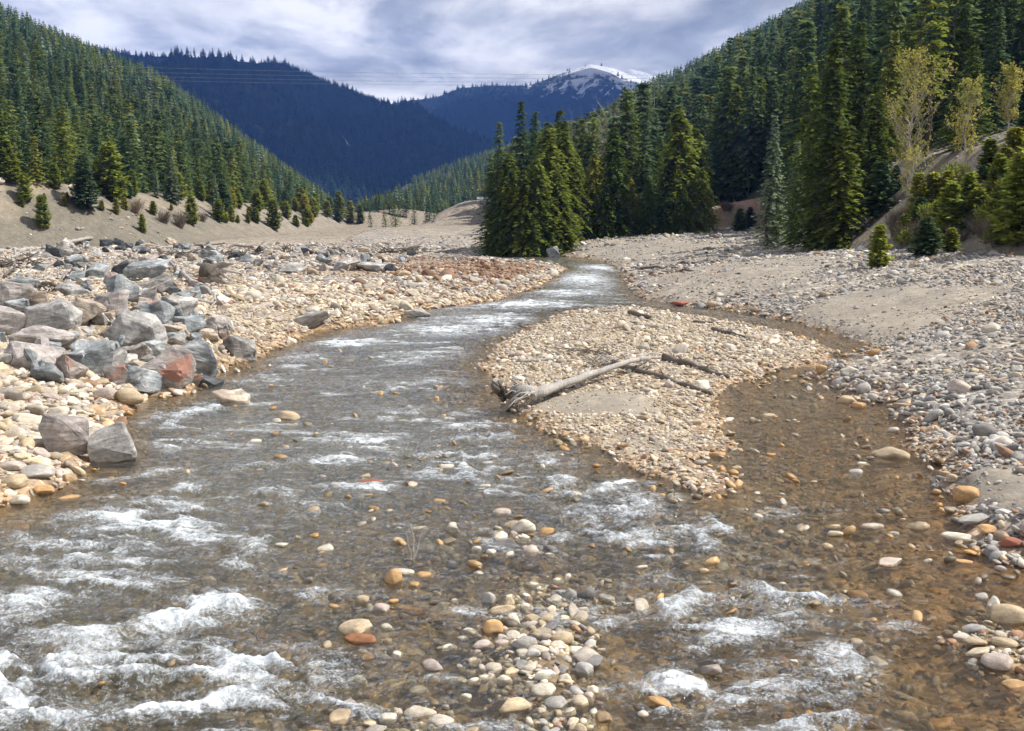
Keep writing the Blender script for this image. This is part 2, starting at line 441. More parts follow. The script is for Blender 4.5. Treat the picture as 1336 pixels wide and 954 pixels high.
def m_water():
    q = N('river_water')
    at = q.n('ShaderNodeAttribute', attribute_name='wat').outputs['Color']
    sp = q.n('ShaderNodeSeparateColor', {0: at})
    foam, turb, side = sp.outputs[0], sp.outputs[1], sp.outputs[2]
    p = q.pos()
    pm = q.mapping(p, (1.0, 1.5, 1.0), (0, 0, R(-12)))
    w1 = q.noise(pm, 3.0, 5, 0.62, 0.8)
    w2 = q.noise(pm, 11.0, 5, 0.65, 0.5)
    fa = q.noise(q.mapping(p, (1.0, 1.7, 1.0), (0, 0, R(-25))), 4.6, 9, 0.80, 0.7)
    fb = q.noise(q.mapping(p, (1.0, 0.8, 1.0), (0, 0, R(20))), 24.0, 6, 0.78, 0.4)
    ff = q.math('ADD', q.math('MULTIPLY', fa, 0.60), q.math('MULTIPLY', fb, 0.40))
    # foam where the broken water is, torn up by the noise
    k = q.math('ADD', foam, q.math('MULTIPLY', q.math('SUBTRACT', ff, 0.5), 5.4))
    fm = q.n('ShaderNodeMapRange', {'Value': k, 'From Min': 0.46, 'From Max': 1.2, 'To Min': 0.0, 'To Max': 0.93}).outputs[0]
    h = q.math('ADD', q.math('MULTIPLY', w1, 0.15), q.math('MULTIPLY', w2, 0.05))
    h = q.math('ADD', h, q.math('MULTIPLY', fm, 0.03))
    b = q.n('ShaderNodeBump', {'Height': h, 'Strength': 0.75, 'Distance': 0.8}).outputs[0]
    fr = q.n('ShaderNodeFresnel', {'IOR': 1.33, 'Normal': b}).outputs[0]
    tint = q.mix(side, (0.90, 0.88, 0.78), (0.90, 0.83, 0.68))
    tr = q.n('ShaderNodeBsdfTransparent', {'Color': tint}).outputs[0]
    body = q.mix(side, (0.175, 0.175, 0.14), (0.20, 0.155, 0.09))
    df = q.n('ShaderNodeBsdfDiffuse', {'Color': body, 'Normal': b}).outputs[0]
    under = q.n('ShaderNodeMixShader', {0: turb, 1: tr, 2: df}).outputs[0]
    gl = q.n('ShaderNodeBsdfGlossy', {'Color': (1, 1, 1, 1), 'Roughness': 0.05, 'Normal': b}).outputs[0]
    sh = q.n('ShaderNodeMixShader', {0: q.math('MULTIPLY', fr, 1.0), 1: under, 2: gl}).outputs[0]
    fo = q.n('ShaderNodeBsdfDiffuse', {'Color': (0.70, 0.75, 0.79, 1), 'Normal': b}).outputs[0]
    fl = q.noise(q.mapping(p, (1.0, 1.3, 1.0)), 30.0, 3, 0.7)  # white flecks: bits of foam, and water sparkle painted into the colour
    fl = q.n('ShaderNodeMapRange', {'Value': q.math('ADD', fl, q.math('MULTIPLY', q.math('MINIMUM', foam, 0.6), 0.22)), 'From Min': 0.70, 'From Max': 0.80, 'To Min': 0.0, 'To Max': 0.8}).outputs[0]
    fm = q.math('MAXIMUM', fm, fl)
    sh = q.n('ShaderNodeMixShader', {0: fm, 1: sh, 2: fo}).outputs[0]
    return q.out(sh)

M = dict(
    ground=m_ground(), water=m_water(), mountain=m_mountain(),
    cobble=m_stone('cobble_stone', False), cobbles=m_stone('scattered_stone', True),
    b_blue=m_boulder('bluegrey_rock', (0.11, 0.125, 0.135), (0.23, 0.25, 0.26), (0.40, 0.41, 0.405)),
    b_grey=m_boulder('grey_rock', (0.17, 0.165, 0.16), (0.30, 0.29, 0.275), (0.46, 0.44, 0.41)),
    b_tan=m_boulder('tan_rock', (0.26, 0.20, 0.15), (0.40, 0.33, 0.26), (0.52, 0.45, 0.37)),
    b_pink=m_boulder('pinkgrey_rock', (0.22, 0.20, 0.195), (0.36, 0.325, 0.305), (0.48, 0.43, 0.39)),
    b_rust=m_boulder('rusty_rock', (0.15, 0.14, 0.13), (0.28, 0.25, 0.23), (0.38, 0.34, 0.31), (0.32, 0.15, 0.10)),
    b_dark=m_boulder('dark_wet_rock', (0.03, 0.035, 0.04), (0.06, 0.065, 0.07), (0.11, 0.115, 0.12)),
    spruce=m_leaf('spruce_needles', (0.14, 0.19, 0.05), 0.35, 0.45, (0.19, 0.22, 0.045)),
    fir=m_leaf('fir_needles', (0.115, 0.18, 0.095), 0.35, 0.45, (0.17, 0.22, 0.08)),
    pale=m_leaf('pale_fir_needles', (0.22, 0.28, 0.19), 0.2, 0.4),
    cedar=m_leaf('cedar_sprays', (0.19, 0.235, 0.05), 0.3, 0.45, (0.28, 0.28, 0.06)),
    cedard=m_leaf('dark_cedar_sprays', (0.09, 0.125, 0.03), 0.25, 0.35),
    pine=m_leaf('young_pine_needles', (0.24, 0.29, 0.06), 0.3, 0.45, (0.34, 0.32, 0.06)),
    farwood=m_leaf('far_forest_needles', (0.035, 0.06, 0.045), 0.3, 0.2),
    forest=m_leaf('forest_needles', (0.12, 0.19, 0.095), 0.45, 0.45, (0.22, 0.25, 0.08)),
    yellow=m_leaf('yellow_buds', (0.38, 0.36, 0.10), 0.15, 0.45),
    brush=m_leaf('dry_twigs', (0.24, 0.20, 0.165), 0.2, 0.1),
    bark=m_bark('conifer_bark', (0.06, 0.045, 0.035), (0.16, 0.12, 0.09)),
    palebark=m_bark('pale_bark', (0.26, 0.23, 0.19), (0.48, 0.44, 0.38)),
    driftwood=m_bark('grey_driftwood', (0.20, 0.18, 0.16), (0.52, 0.49, 0.45), (14, 14, 1.0)),
    darkwood=m_bark('dark_driftwood', (0.07, 0.06, 0.05), (0.20, 0.17, 0.14), (14, 14, 1.0)),
    wire=m_plain('cable_metal', (0.25, 0.27, 0.30)), white=m_plain('white_paint', (0.8, 0.8, 0.8)),
    roof=m_plain('grey_roofing', (0.22, 0.23, 0.25)), glass=m_plain('dark_pane', (0.03, 0.04, 0.05), 0.1),
)
# ---------------------------------------------------------------- ground sheet
def fan(rows, cols, apex):
    y = rows[:, None] + 0 * cols[None, :]
    x = (rows + apex)[:, None] * cols[None, :]
    n, m = y.shape
    i = np.arange(n * m).reshape(n, m)
    Fq = np.stack([i[:-1, :-1], i[:-1, 1:], i[1:, 1:], i[1:, :-1]], -1).reshape(-1, 4)
    return x.ravel(), y.ravel(), Fq

TAN = np.array([0.345, 0.295, 0.225]); PALE = np.array([0.38, 0.34, 0.28]); GREY = np.array([0.29, 0.275, 0.255]); ORANGE = np.array([0.36, 0.20, 0.08])
SAND = np.array([0.29, 0.255, 0.205]); DIRT = np.array([0.165, 0.15, 0.12]); LDIRT = np.array([0.28, 0.235, 0.175]); FLOOR = np.array([0.045, 0.05, 0.028])
BED = np.array([0.26, 0.205, 0.13]); BEDO = np.array([0.28, 0.20, 0.11])
def ellz(px, py, rx, ry, z):
    x, y, _ = pix(px, py, z)
    return x, y, rx / F_PX * y, (pix(px, py - ry, z)[1] - pix(px, py + ry, z)[1]) / 2
SANDS = [(*ell(775, 535, 85, 16), 1.0), (*ell(1140, 425, 110, 14), 0.9), (*ell(960, 392, 140, 10), 0.7), (*ell(1330, 670, 60, 34), 1.0), (*ell(820, 585, 70, 16), 0.45),
         (*ell(990, 462, 50, 8), 0.5), (*ellz(960, 345, 140, 9, 1.8), 0.7), (*ellz(1120, 398, 100, 8, 1.0), 0.55), (*ellz(840, 322, 120, 6, 1.6), 0.7), (*ellz(1150, 432, 80, 14, 0.4), 1.0), (*ellz(980, 375, 110, 7, 0.6), 0.6), (*ellz(1240, 365, 90, 6, 2.2), 0.6), (*ell(560, 345, 120, 6), 0.8), (*ell(120, 360, 90, 7), 0.8)]

def ground_colour(x, y, pr):
    z, d, di, water, left, s, s2, hl, dw = pr
    n = fbm(x * 0.25, y * 0.25, 4, 90); nn = fbm(x * 1.1, y * 1.1, 3, 95)
    c = np.where((left | (di < 0))[:, None], TAN, GREY)
    c = lerp(c, PALE, (sm(0.45, 0.7, n) * 0.7)[:, None])
    c = lerp(c, GREY, (sm(55, 100, y) * 0.55 * left)[:, None])
    edge = np.where(di < 0, -di, d)
    rust = np.exp(-np.clip(edge, 0, None) / 0.35) * (~water)
    c = lerp(c, ORANGE, np.clip(rust * 0.65, 0, 1)[:, None])
    sd = np.zeros(len(x))
    for cx, cy, a, b, k in SANDS: sd = np.maximum(sd, k * sm(1.2, 0.6, np.sqrt(((x - cx) / a) ** 2 + ((y - cy) / b) ** 2) + 0.5 * (nn - 0.5)))
    sd = sd * (~water)
    c = lerp(c, SAND, sd[:, None])
    # rusty flat beyond the left bank
    rf = gz(x, y, *[pix(640, 350, 0.9)[i] for i in (0, 1)], 11, 14) * (d > 1.5)
    c = lerp(c, np.array([0.23, 0.15, 0.10]), np.clip(rf * 0.8, 0, 1)[:, None])
    bk = (s > -1)
    dd = lerp(DIRT, LDIRT, (sm(0.48, 0.66, n) * 0.75 * sm(3, 7, z))[:, None])
    c = np.where(bk[:, None], dd, c)
    c = np.where((s2 > -0.3)[:, None], lerp(DIRT * 0.9, LDIRT, (sm(0.45, 0.6, n) * 0.7)[:, None]), c)
    cutz = (y > 153) & (y < 240) & (x / y > 0.16) & (x / y < 0.33) & (z > 2.6)
    c = np.where(cutz[:, None], lerp(DIRT, np.array([0.36, 0.23, 0.16]), sm(0.3, 0.6, n)[:, None]), c)
    side = side_mask(x, y)
    bc = lerp(BED, BEDO, np.clip(side + 0.6 * sm(0.5, 0.75, nn), 0, 1)[:, None])
    bc = lerp(bc, ORANGE * 0.9, (np.exp(-np.clip(dw, 0, None) / 0.5) * 0.3)[:, None])
    c = np.where(water[:, None], bc, c)
    c = np.where(hl[:, None], FLOOR, c)
    c = lerp(c, np.array([0.25, 0.22, 0.175]), (sm(130, 230, y) * (~water) * (~hl) * (0.5 + 0.5 * sm(0.35, 0.6, nn)))[:, None])
    far = sm(480, 800, y)
    c = lerp(c, FLOOR * 1.3, far[:, None])
    stony = np.where(water, 0.9, 1.0) * (1 - sd * 0.85) * np.where(bk | (s2 > 0) | cutz, 0.35, 1) * np.where(hl, 0.2, 1)
    wet = np.where(water, 1.0, np.clip(rust, 0, 1))
    return c, np.stack([stony, wet, hl.astype(float)], 1)

def side_mask(x, y):
    k = sm(4.2, 6.5, x - (y - 20) * 0.06) * sm(50, 42, y)
    return np.clip(k * 0.9 + 0.45 * sm(16, 10, y) * sm(-2, 3, x), 0, 1)

def build_ground():
    rows = np.geomspace(7, 1700 + 14, 900) - 14
    cols = np.linspace(-1.0, 1.0, 760)
    cols = np.sign(cols) * (np.abs(cols) ** 1.25) * 1.25
    x, y, Fq = fan(rows, cols, 14)
    pr = height(x, y, parts=True)
    z = pr[0] + (fbm(x * 5, y * 5, 2, 77) - 0.5) * 0.05 * sm(60, 20, y)
    me = mesh_np('ground', np.stack([x, y, z], 1), Fq)
    c, zn = ground_colour(x, y, pr)
    vcol(me, 'col', c); vcol(me, 'zone', zn)
    tag(link('ground', me, M['ground']), kind='structure')
build_ground()

def build_mountains():
    rows = np.concatenate([np.geomspace(1250, 3200, 170), np.geomspace(3200, 5600, 130)[1:], np.geomspace(5600, 6850, 50)[1:]])
    cols = np.linspace(-0.9, 0.9, 560)
    x, y, Fq = fan(rows, cols, 0)
    z = mheight(x, y)
    me = mesh_np('mountains', np.stack([x, y, z], 1), Fq)
    t = x / y
    sn = sm(430, 760, z + (fbm(x * 0.006, y * 0.006, 4, 5) - 0.5) * 260) * sm(0.0, 0.07, t) * 0.42 + 0.30 * sm(500, 650, z) * sm(-0.08, 0.0, t)
    sn = np.where(y > 5900, 0.9, sn) * (y > 3400)
    a = me.attributes.new('snow', 'FLOAT', 'POINT'); a.data.foreach_set('value', sn.astype(np.float32))
    tag(link('mountains', me, M['mountain']), kind='structure')
build_mountains()

# ---------------------------------------------------------------- river
FOAM = [(110, 885, 190, 45, .8), (280, 900, 90, 26, .8), (150, 700, 130, 26, .5), (60, 800, 90, 22, .6), (330, 740, 60, 10, .6), (980, 800, 120, 26, .6), (1010, 900, 120, 30, .5), (380, 845, 40, 10, .6),(200, 905, 200, 34, 1.0), (120, 845, 120, 26, .95), (240, 812, 60, 24, 1.0), (335, 876, 75, 12, 1.0), (60, 935, 120, 30, 1.0), (60, 738, 90, 12, .8), (120, 772, 70, 14, .85),
        (170, 672, 75, 10, .75), (190, 700, 70, 9, .6), (300, 722, 55, 9, .8), (245, 640, 45, 9, .8), (240, 545, 32, 11, .8), (215, 590, 28, 8, .6), (330, 652, 60, 9, .5),
        (400, 668, 50, 9, .5), (420, 775, 55, 9, .6), (590, 430, 65, 9, .8), (640, 418, 60, 6, .8), (560, 466, 50, 5, .7), (560, 402, 40, 4, .5), (680, 397, 60, 5, .75), (440, 450, 60, 5, .5),
        (760, 365, 50, 9, .85), (783, 350, 34, 4, .9), (740, 383, 55, 4, .8), (570, 602, 65, 7, .65), (440, 601, 65, 7, .6), (500, 577, 65, 6, .6), (520, 537, 65, 5, .5),
        (390, 468, 30, 7, .6), (760, 641, 60, 8, .9), (738, 626, 24, 9, .9), (805, 668, 55, 12, .8), (825, 700, 60, 8, .7), (955, 782, 70, 13, 1.0), (900, 790, 55, 12, .9),
        (1020, 800, 50, 15, .9), (955, 822, 85, 14, .75), (935, 888, 80, 12, 1.0), (905, 915, 60, 12, .8), (1085, 870, 38, 20, .8), (1100, 932, 65, 16, .9), (930, 700, 24, 10, .7),
        (620, 575, 50, 5, .5), (700, 600, 50, 6, .45), (205, 545, 30, 6, .6), (330, 500, 60, 4, .45), (480, 500, 60, 4, .4), (30, 700, 60, 8, .6), (180, 740, 60, 10, .5),
        (620, 560, 40, 4, .5), (1110, 463, 18, 4, .8), (880, 650, 40, 6, .5), (860, 760, 60, 10, .45), (30, 790, 40, 12, .7), (180, 620, 40, 6, .7), (270, 840, 60, 14, .7), (1150, 830, 40, 9, .5),
        (350, 610, 50, 6, .4), (480, 640, 60, 6, .35), (560, 500, 60, 5, .5), (650, 470, 40, 4, .4), (470, 425, 40, 3, .4), (700, 560, 30, 4, .4)]

def build_water():
    rows = np.geomspace(7.0, 158 + 4, 1150) - 4
    cols = np.linspace(-0.62, 0.62, 950)
    x, y, Fq = fan(rows, cols, 4)
    x0, y0 = x, y
    m = np.zeros(len(x)); wob = (fbm(x * 0.9, y * 0.9, 3, 401) - 0.5) * 1.6
    for f in FOAM:
        cx, cy, a, b = ell(*f[:4])
        m = np.maximum(m, f[4] * np.exp(-(((x - cx + wob * 1.2) / (a * 1.0)) ** 2 + ((y - cy + wob * 1.2 * (b / a + .3)) / (b * 1.3)) ** 2) ** 0.85))
    pr = height(x, y, parts=True)
    z, d, di, water, left, s, s2, hl, dw = pr
    depth = np.clip(0.0 - z, 0, 1)
    # flow-wise broken waves: crests across the current, tilted towards lower left in front
    ang = R(14) * sm(35, 12, y) * sm(3, -3, x)
    xr = x * np.cos(ang) - y * np.sin(ang); yr = x * np.sin(ang) + y * np.cos(ang)
    wx = fbm(x * 0.8, y * 0.8, 3, 51) * 1.6
    n1 = fbm(xr * 0.9 + wx, yr * 2.1 + wx, 4, 52, 0.5)
    rid = 1 - np.abs(n1 - 0.5) * 4
    n2 = fbm(xr * 3.2 + wx, yr * 5.5, 4, 53, 0.6)
    patchy = fbm(xr * 0.45, yr * 1.1, 4, 58, 0.6)
    rough = sm(0.0, 0.35, m)
    chan = sm(0.0, 1.6, dw)
    side = side_mask(x, y)
    big = gz(x, y, *pix(150, 880)[:2], 4.5, 3.5)
    A = (0.034 + 0.035 * rough + 0.09 * m + 0.05 * big * m) * chan
    A = A * (1 - 0.7 * side * (1 - m))
    h = A * (rid * 0.9 + (n2 - 0.5) * 1.2) + (n2 - 0.5) * 0.022 * sm(0, 0.5, dw)
    far = sm(150, 60, y)
    h = h * lerp(0.5, 1, far)
    foam = m * (0.42 + 0.80 * sm(0.1, 0.9, rid)) + (0.09 + 0.62 * sm(0.5, 0.72, patchy) * sm(0.2, 0.9, rid)) * chan * (1 - 0.75 * side) * sm(85, 50, y)
    foam = foam + 0.10 * sm(60, 90, y) * chan
    foam = foam * sm(0.0, 0.5, dw)
    turb = np.clip(sm(0.02, 0.5, depth) * 0.42 * lerp(0.4, 1, sm(13, 24, y - x * 0.5)) + 0.07 + 0.2 * m + 0.16 * side * sm(10, 18, y), 0, 1) * (1 - 0.15 * side)
    turb = turb * lerp(0.6, 1.0, sm(11, 20, y + 1.0 * (-x)))
    wat = np.stack([foam, turb, side], 1)
    keepv = z < 0.16
    kf = keepv[Fq].any(1)
    Fq = Fq[kf]
    used = np.zeros(len(x), bool); used[Fq.ravel()] = True
    idx = np.cumsum(used) - 1
    me = mesh_np('river', np.stack([x, y, h], 1)[used], idx[Fq])
    vcol(me, 'wat', wat[used])
    tag(link('river', me, M['water']), kind='structure')
build_water()

# ---------------------------------------------------------------- scatter by geometry nodes (only for uncountable stuff)
def scatter(name, P, Rt, S, var, C, protos):
    me = bpy.data.meshes.new(name); me.vertices.add(len(P)); me.vertices.foreach_set('co', np.asarray(P, np.float32).ravel())
    for nm, arr in (('rot', Rt), ('scl', S)):
        a = me.attributes.new(nm, 'FLOAT_VECTOR', 'POINT'); a.data.foreach_set('vector', np.asarray(arr, np.float32).ravel())
    a = me.attributes.new('var', 'INT', 'POINT'); a.data.foreach_set('value', np.asarray(var, np.int32))
    a = me.attributes.new('col', 'FLOAT_COLOR', 'POINT'); a.data.foreach_set('color', np.asarray(C, np.float32).ravel())
    o = link(name, me)
    pc = bpy.data.collections.new(name + '_kinds')
    for i, p in enumerate(protos):
        q = bpy.data.objects.new('%s_kind_%02d' % (name, i), p); pc.objects.link(q)
    g = bpy.data.node_groups.new(name + '_nodes', 'GeometryNodeTree')
    g.interface.new_socket('Geometry', in_out='INPUT', socket_type='NodeSocketGeometry')
    g.interface.new_socket('Geometry', in_out='OUTPUT', socket_type='NodeSocketGeometry')
    nd = g.nodes; L = g.links
    gi = nd.new('NodeGroupInput'); go = nd.new('NodeGroupOutput')
    ci = nd.new('GeometryNodeCollectionInfo'); ci.inputs['Collection'].default_value = pc
    ci.inputs['Separate Children'].default_value = True; ci.inputs['Reset Children'].default_value = True
    ip = nd.new('GeometryNodeInstanceOnPoints'); ip.inputs['Pick Instance'].default_value = True
    def att(n, t):
        q = nd.new('GeometryNodeInputNamedAttribute'); q.data_type = t; q.inputs['Name'].default_value = n
        return next(s for s in q.outputs if s.enabled and s.name == 'Attribute')
    er = nd.new('FunctionNodeEulerToRotation')
    L.new(att('rot', 'FLOAT_VECTOR'), er.inputs[0]); L.new(er.outputs[0], ip.inputs['Rotation'])
    L.new(att('scl', 'FLOAT_VECTOR'), ip.inputs['Scale']); L.new(att('var', 'INT'), ip.inputs['Instance Index'])
    L.new(gi.outputs[0], ip.inputs['Points']); L.new(ci.outputs[0], ip.inputs['Instance']); L.new(ip.outputs[0], go.inputs[0])
    md = o.modifiers.new('scatter', 'NODES'); md.node_group = g
    return o
# ---------------------------------------------------------------- stones
def cobble_mesh(seed, sub, flat=0.44):
    rr = random.Random(seed)
    bm = bmesh.new(); bmesh.ops.create_icosphere(bm, subdivisions=sub, radius=1)
    ax = Vector((rr.uniform(0.85, 1.2), rr.uniform(0.62, 0.9), flat * rr.uniform(0.8, 1.2)))
    planes = [(Vector((rr.gauss(0, 1), rr.gauss(0, 1), rr.gauss(0, 0.7))).normalized(), rr.uniform(0.55, 0.85)) for _ in range(8)]
    from mathutils import noise as mn
    off = Vector((seed * 3.1, seed * 1.7, 0))
    for v in bm.verts:
        p = v.co.copy()
        for n, dd in planes:
            k = p.dot(n) - dd
            if k > 0: p -= n * k * 0.93
        p *= 1 + 0.10 * mn.noise(p * 1.5 + off)
        v.co = Vector((p.x * ax.x, p.y * ax.y, p.z * ax.z))
    me = bpy.data.meshes.new('stone'); bm.to_mesh(me); bm.free()
    me.polygons.foreach_set('use_smooth', [True] * len(me.polygons))
    return me

def boulder_mesh(seed, dims, npts=13):
    from mathutils import noise as mn
    rr = random.Random(seed)
    bm = bmesh.new()
    for _ in range(npts):
        v = Vector((rr.gauss(0, 1), rr.gauss(0, 1), rr.gauss(0, 1))).normalized()
        m = max(abs(v.x), abs(v.y), abs(v.z)); v = v / (m ** 0.75)
        bm.verts.new(v * rr.uniform(0.88, 1.05))
    r = bmesh.ops.convex_hull(bm, input=bm.verts[:])
    bmesh.ops.delete(bm, geom=[g for g in r['geom_interior'] if isinstance(g, bmesh.types.BMVert)], context='VERTS')
    bmesh.ops.dissolve_limit(bm, angle_limit=R(14), verts=bm.verts[:], edges=bm.edges[:])
    lo = [min(v.co[i] for v in bm.verts) for i in range(3)]; hi = [max(v.co[i] for v in bm.verts) for i in range(3)]
    for v in bm.verts:
        for i in range(3): v.co[i] = ((v.co[i] - lo[i]) / (hi[i] - lo[i]) - 0.5) * dims[i]
    s = min(dims)
    bmesh.ops.bevel(bm, geom=bm.edges[:], offset=0.045 * s, segments=2, affect='EDGES', profile=0.6)
    bmesh.ops.triangulate(bm, faces=bm.faces[:])
    bmesh.ops.subdivide_edges(bm, edges=[e for e in bm.edges if e.calc_length() > 0.22 * s], cuts=2, use_grid_fill=True)
    bmesh.ops.triangulate(bm, faces=bm.faces[:])
    bm.normal_update()
    off = Vector((seed * 2.3, seed, 0))
    for v in bm.verts:
        v.co += v.normal * (mn.noise(v.co * (2.2 / s) + off) * 0.07 + mn.noise(v.co * (6 / s) + off) * 0.045 + mn.noise(v.co * (15 / s) + off) * 0.015) * s
    me = bpy.data.meshes.new('boulder'); bm.to_mesh(me); bm.free()
    try: me.shade_auto_smooth
    except Exception: pass
    return me

COLS = {'tan': (0.43, 0.345, 0.235), 'pale': (0.56, 0.51, 0.42), 'orange': (0.46, 0.29, 0.14), 'rust': (0.30, 0.14, 0.07), 'grey': (0.38, 0.365, 0.34),
        'dark': (0.14, 0.13, 0.125), 'pink': (0.42, 0.355, 0.31), 'red': (0.30, 0.12, 0.08), 'brown': (0.20, 0.12, 0.06)}
cob_mesh = [cobble_mesh(i + 1, 3) for i in range(9)]
slab_mesh = [cobble_mesh(i + 40, 3, 0.28) for i in range(3)]
for m_ in cob_mesh + slab_mesh: m_.materials.append(M['cobble'])
taken = []        # (x, y, r) of placed stones, so that the scatter keeps clear

def put_cobble(px, py, w, h, c, label, rz=None, slab=False, group=None):
    """a single stone, its visible centre at the picture point"""
    x, y, z = hit(px, py + h * 0.3)
    z0 = max(z, -0.06)
    D = math.hypot(y, CAMZ - z0)
    a = 0.5 * w / F_PX * D
    hz = max(0.5 * h / F_PX * D, 0.3 * a if not slab else 0.12 * a)
    me = random.choice(slab_mesh if slab else cob_mesh)
    o = link('cobble', me, loc=(x, y + a * 0.25, z0 + hz * 0.55), rot=(random.uniform(-.12, .12), random.uniform(-.12, .12), random.uniform(-0.5, 0.5) if rz is None else rz),
             scale=(a, a * 0.85, hz / 0.44 if not slab else hz / 0.28))
    k = random.uniform(0.9, 1.12)
    o.color = (*[v * k for v in COLS[c]], 0.8)
    tag(o, label, 'stone', group or 'cobbles in and beside the river')
    taken.append((x, y + a * 0.25, a))
    return o

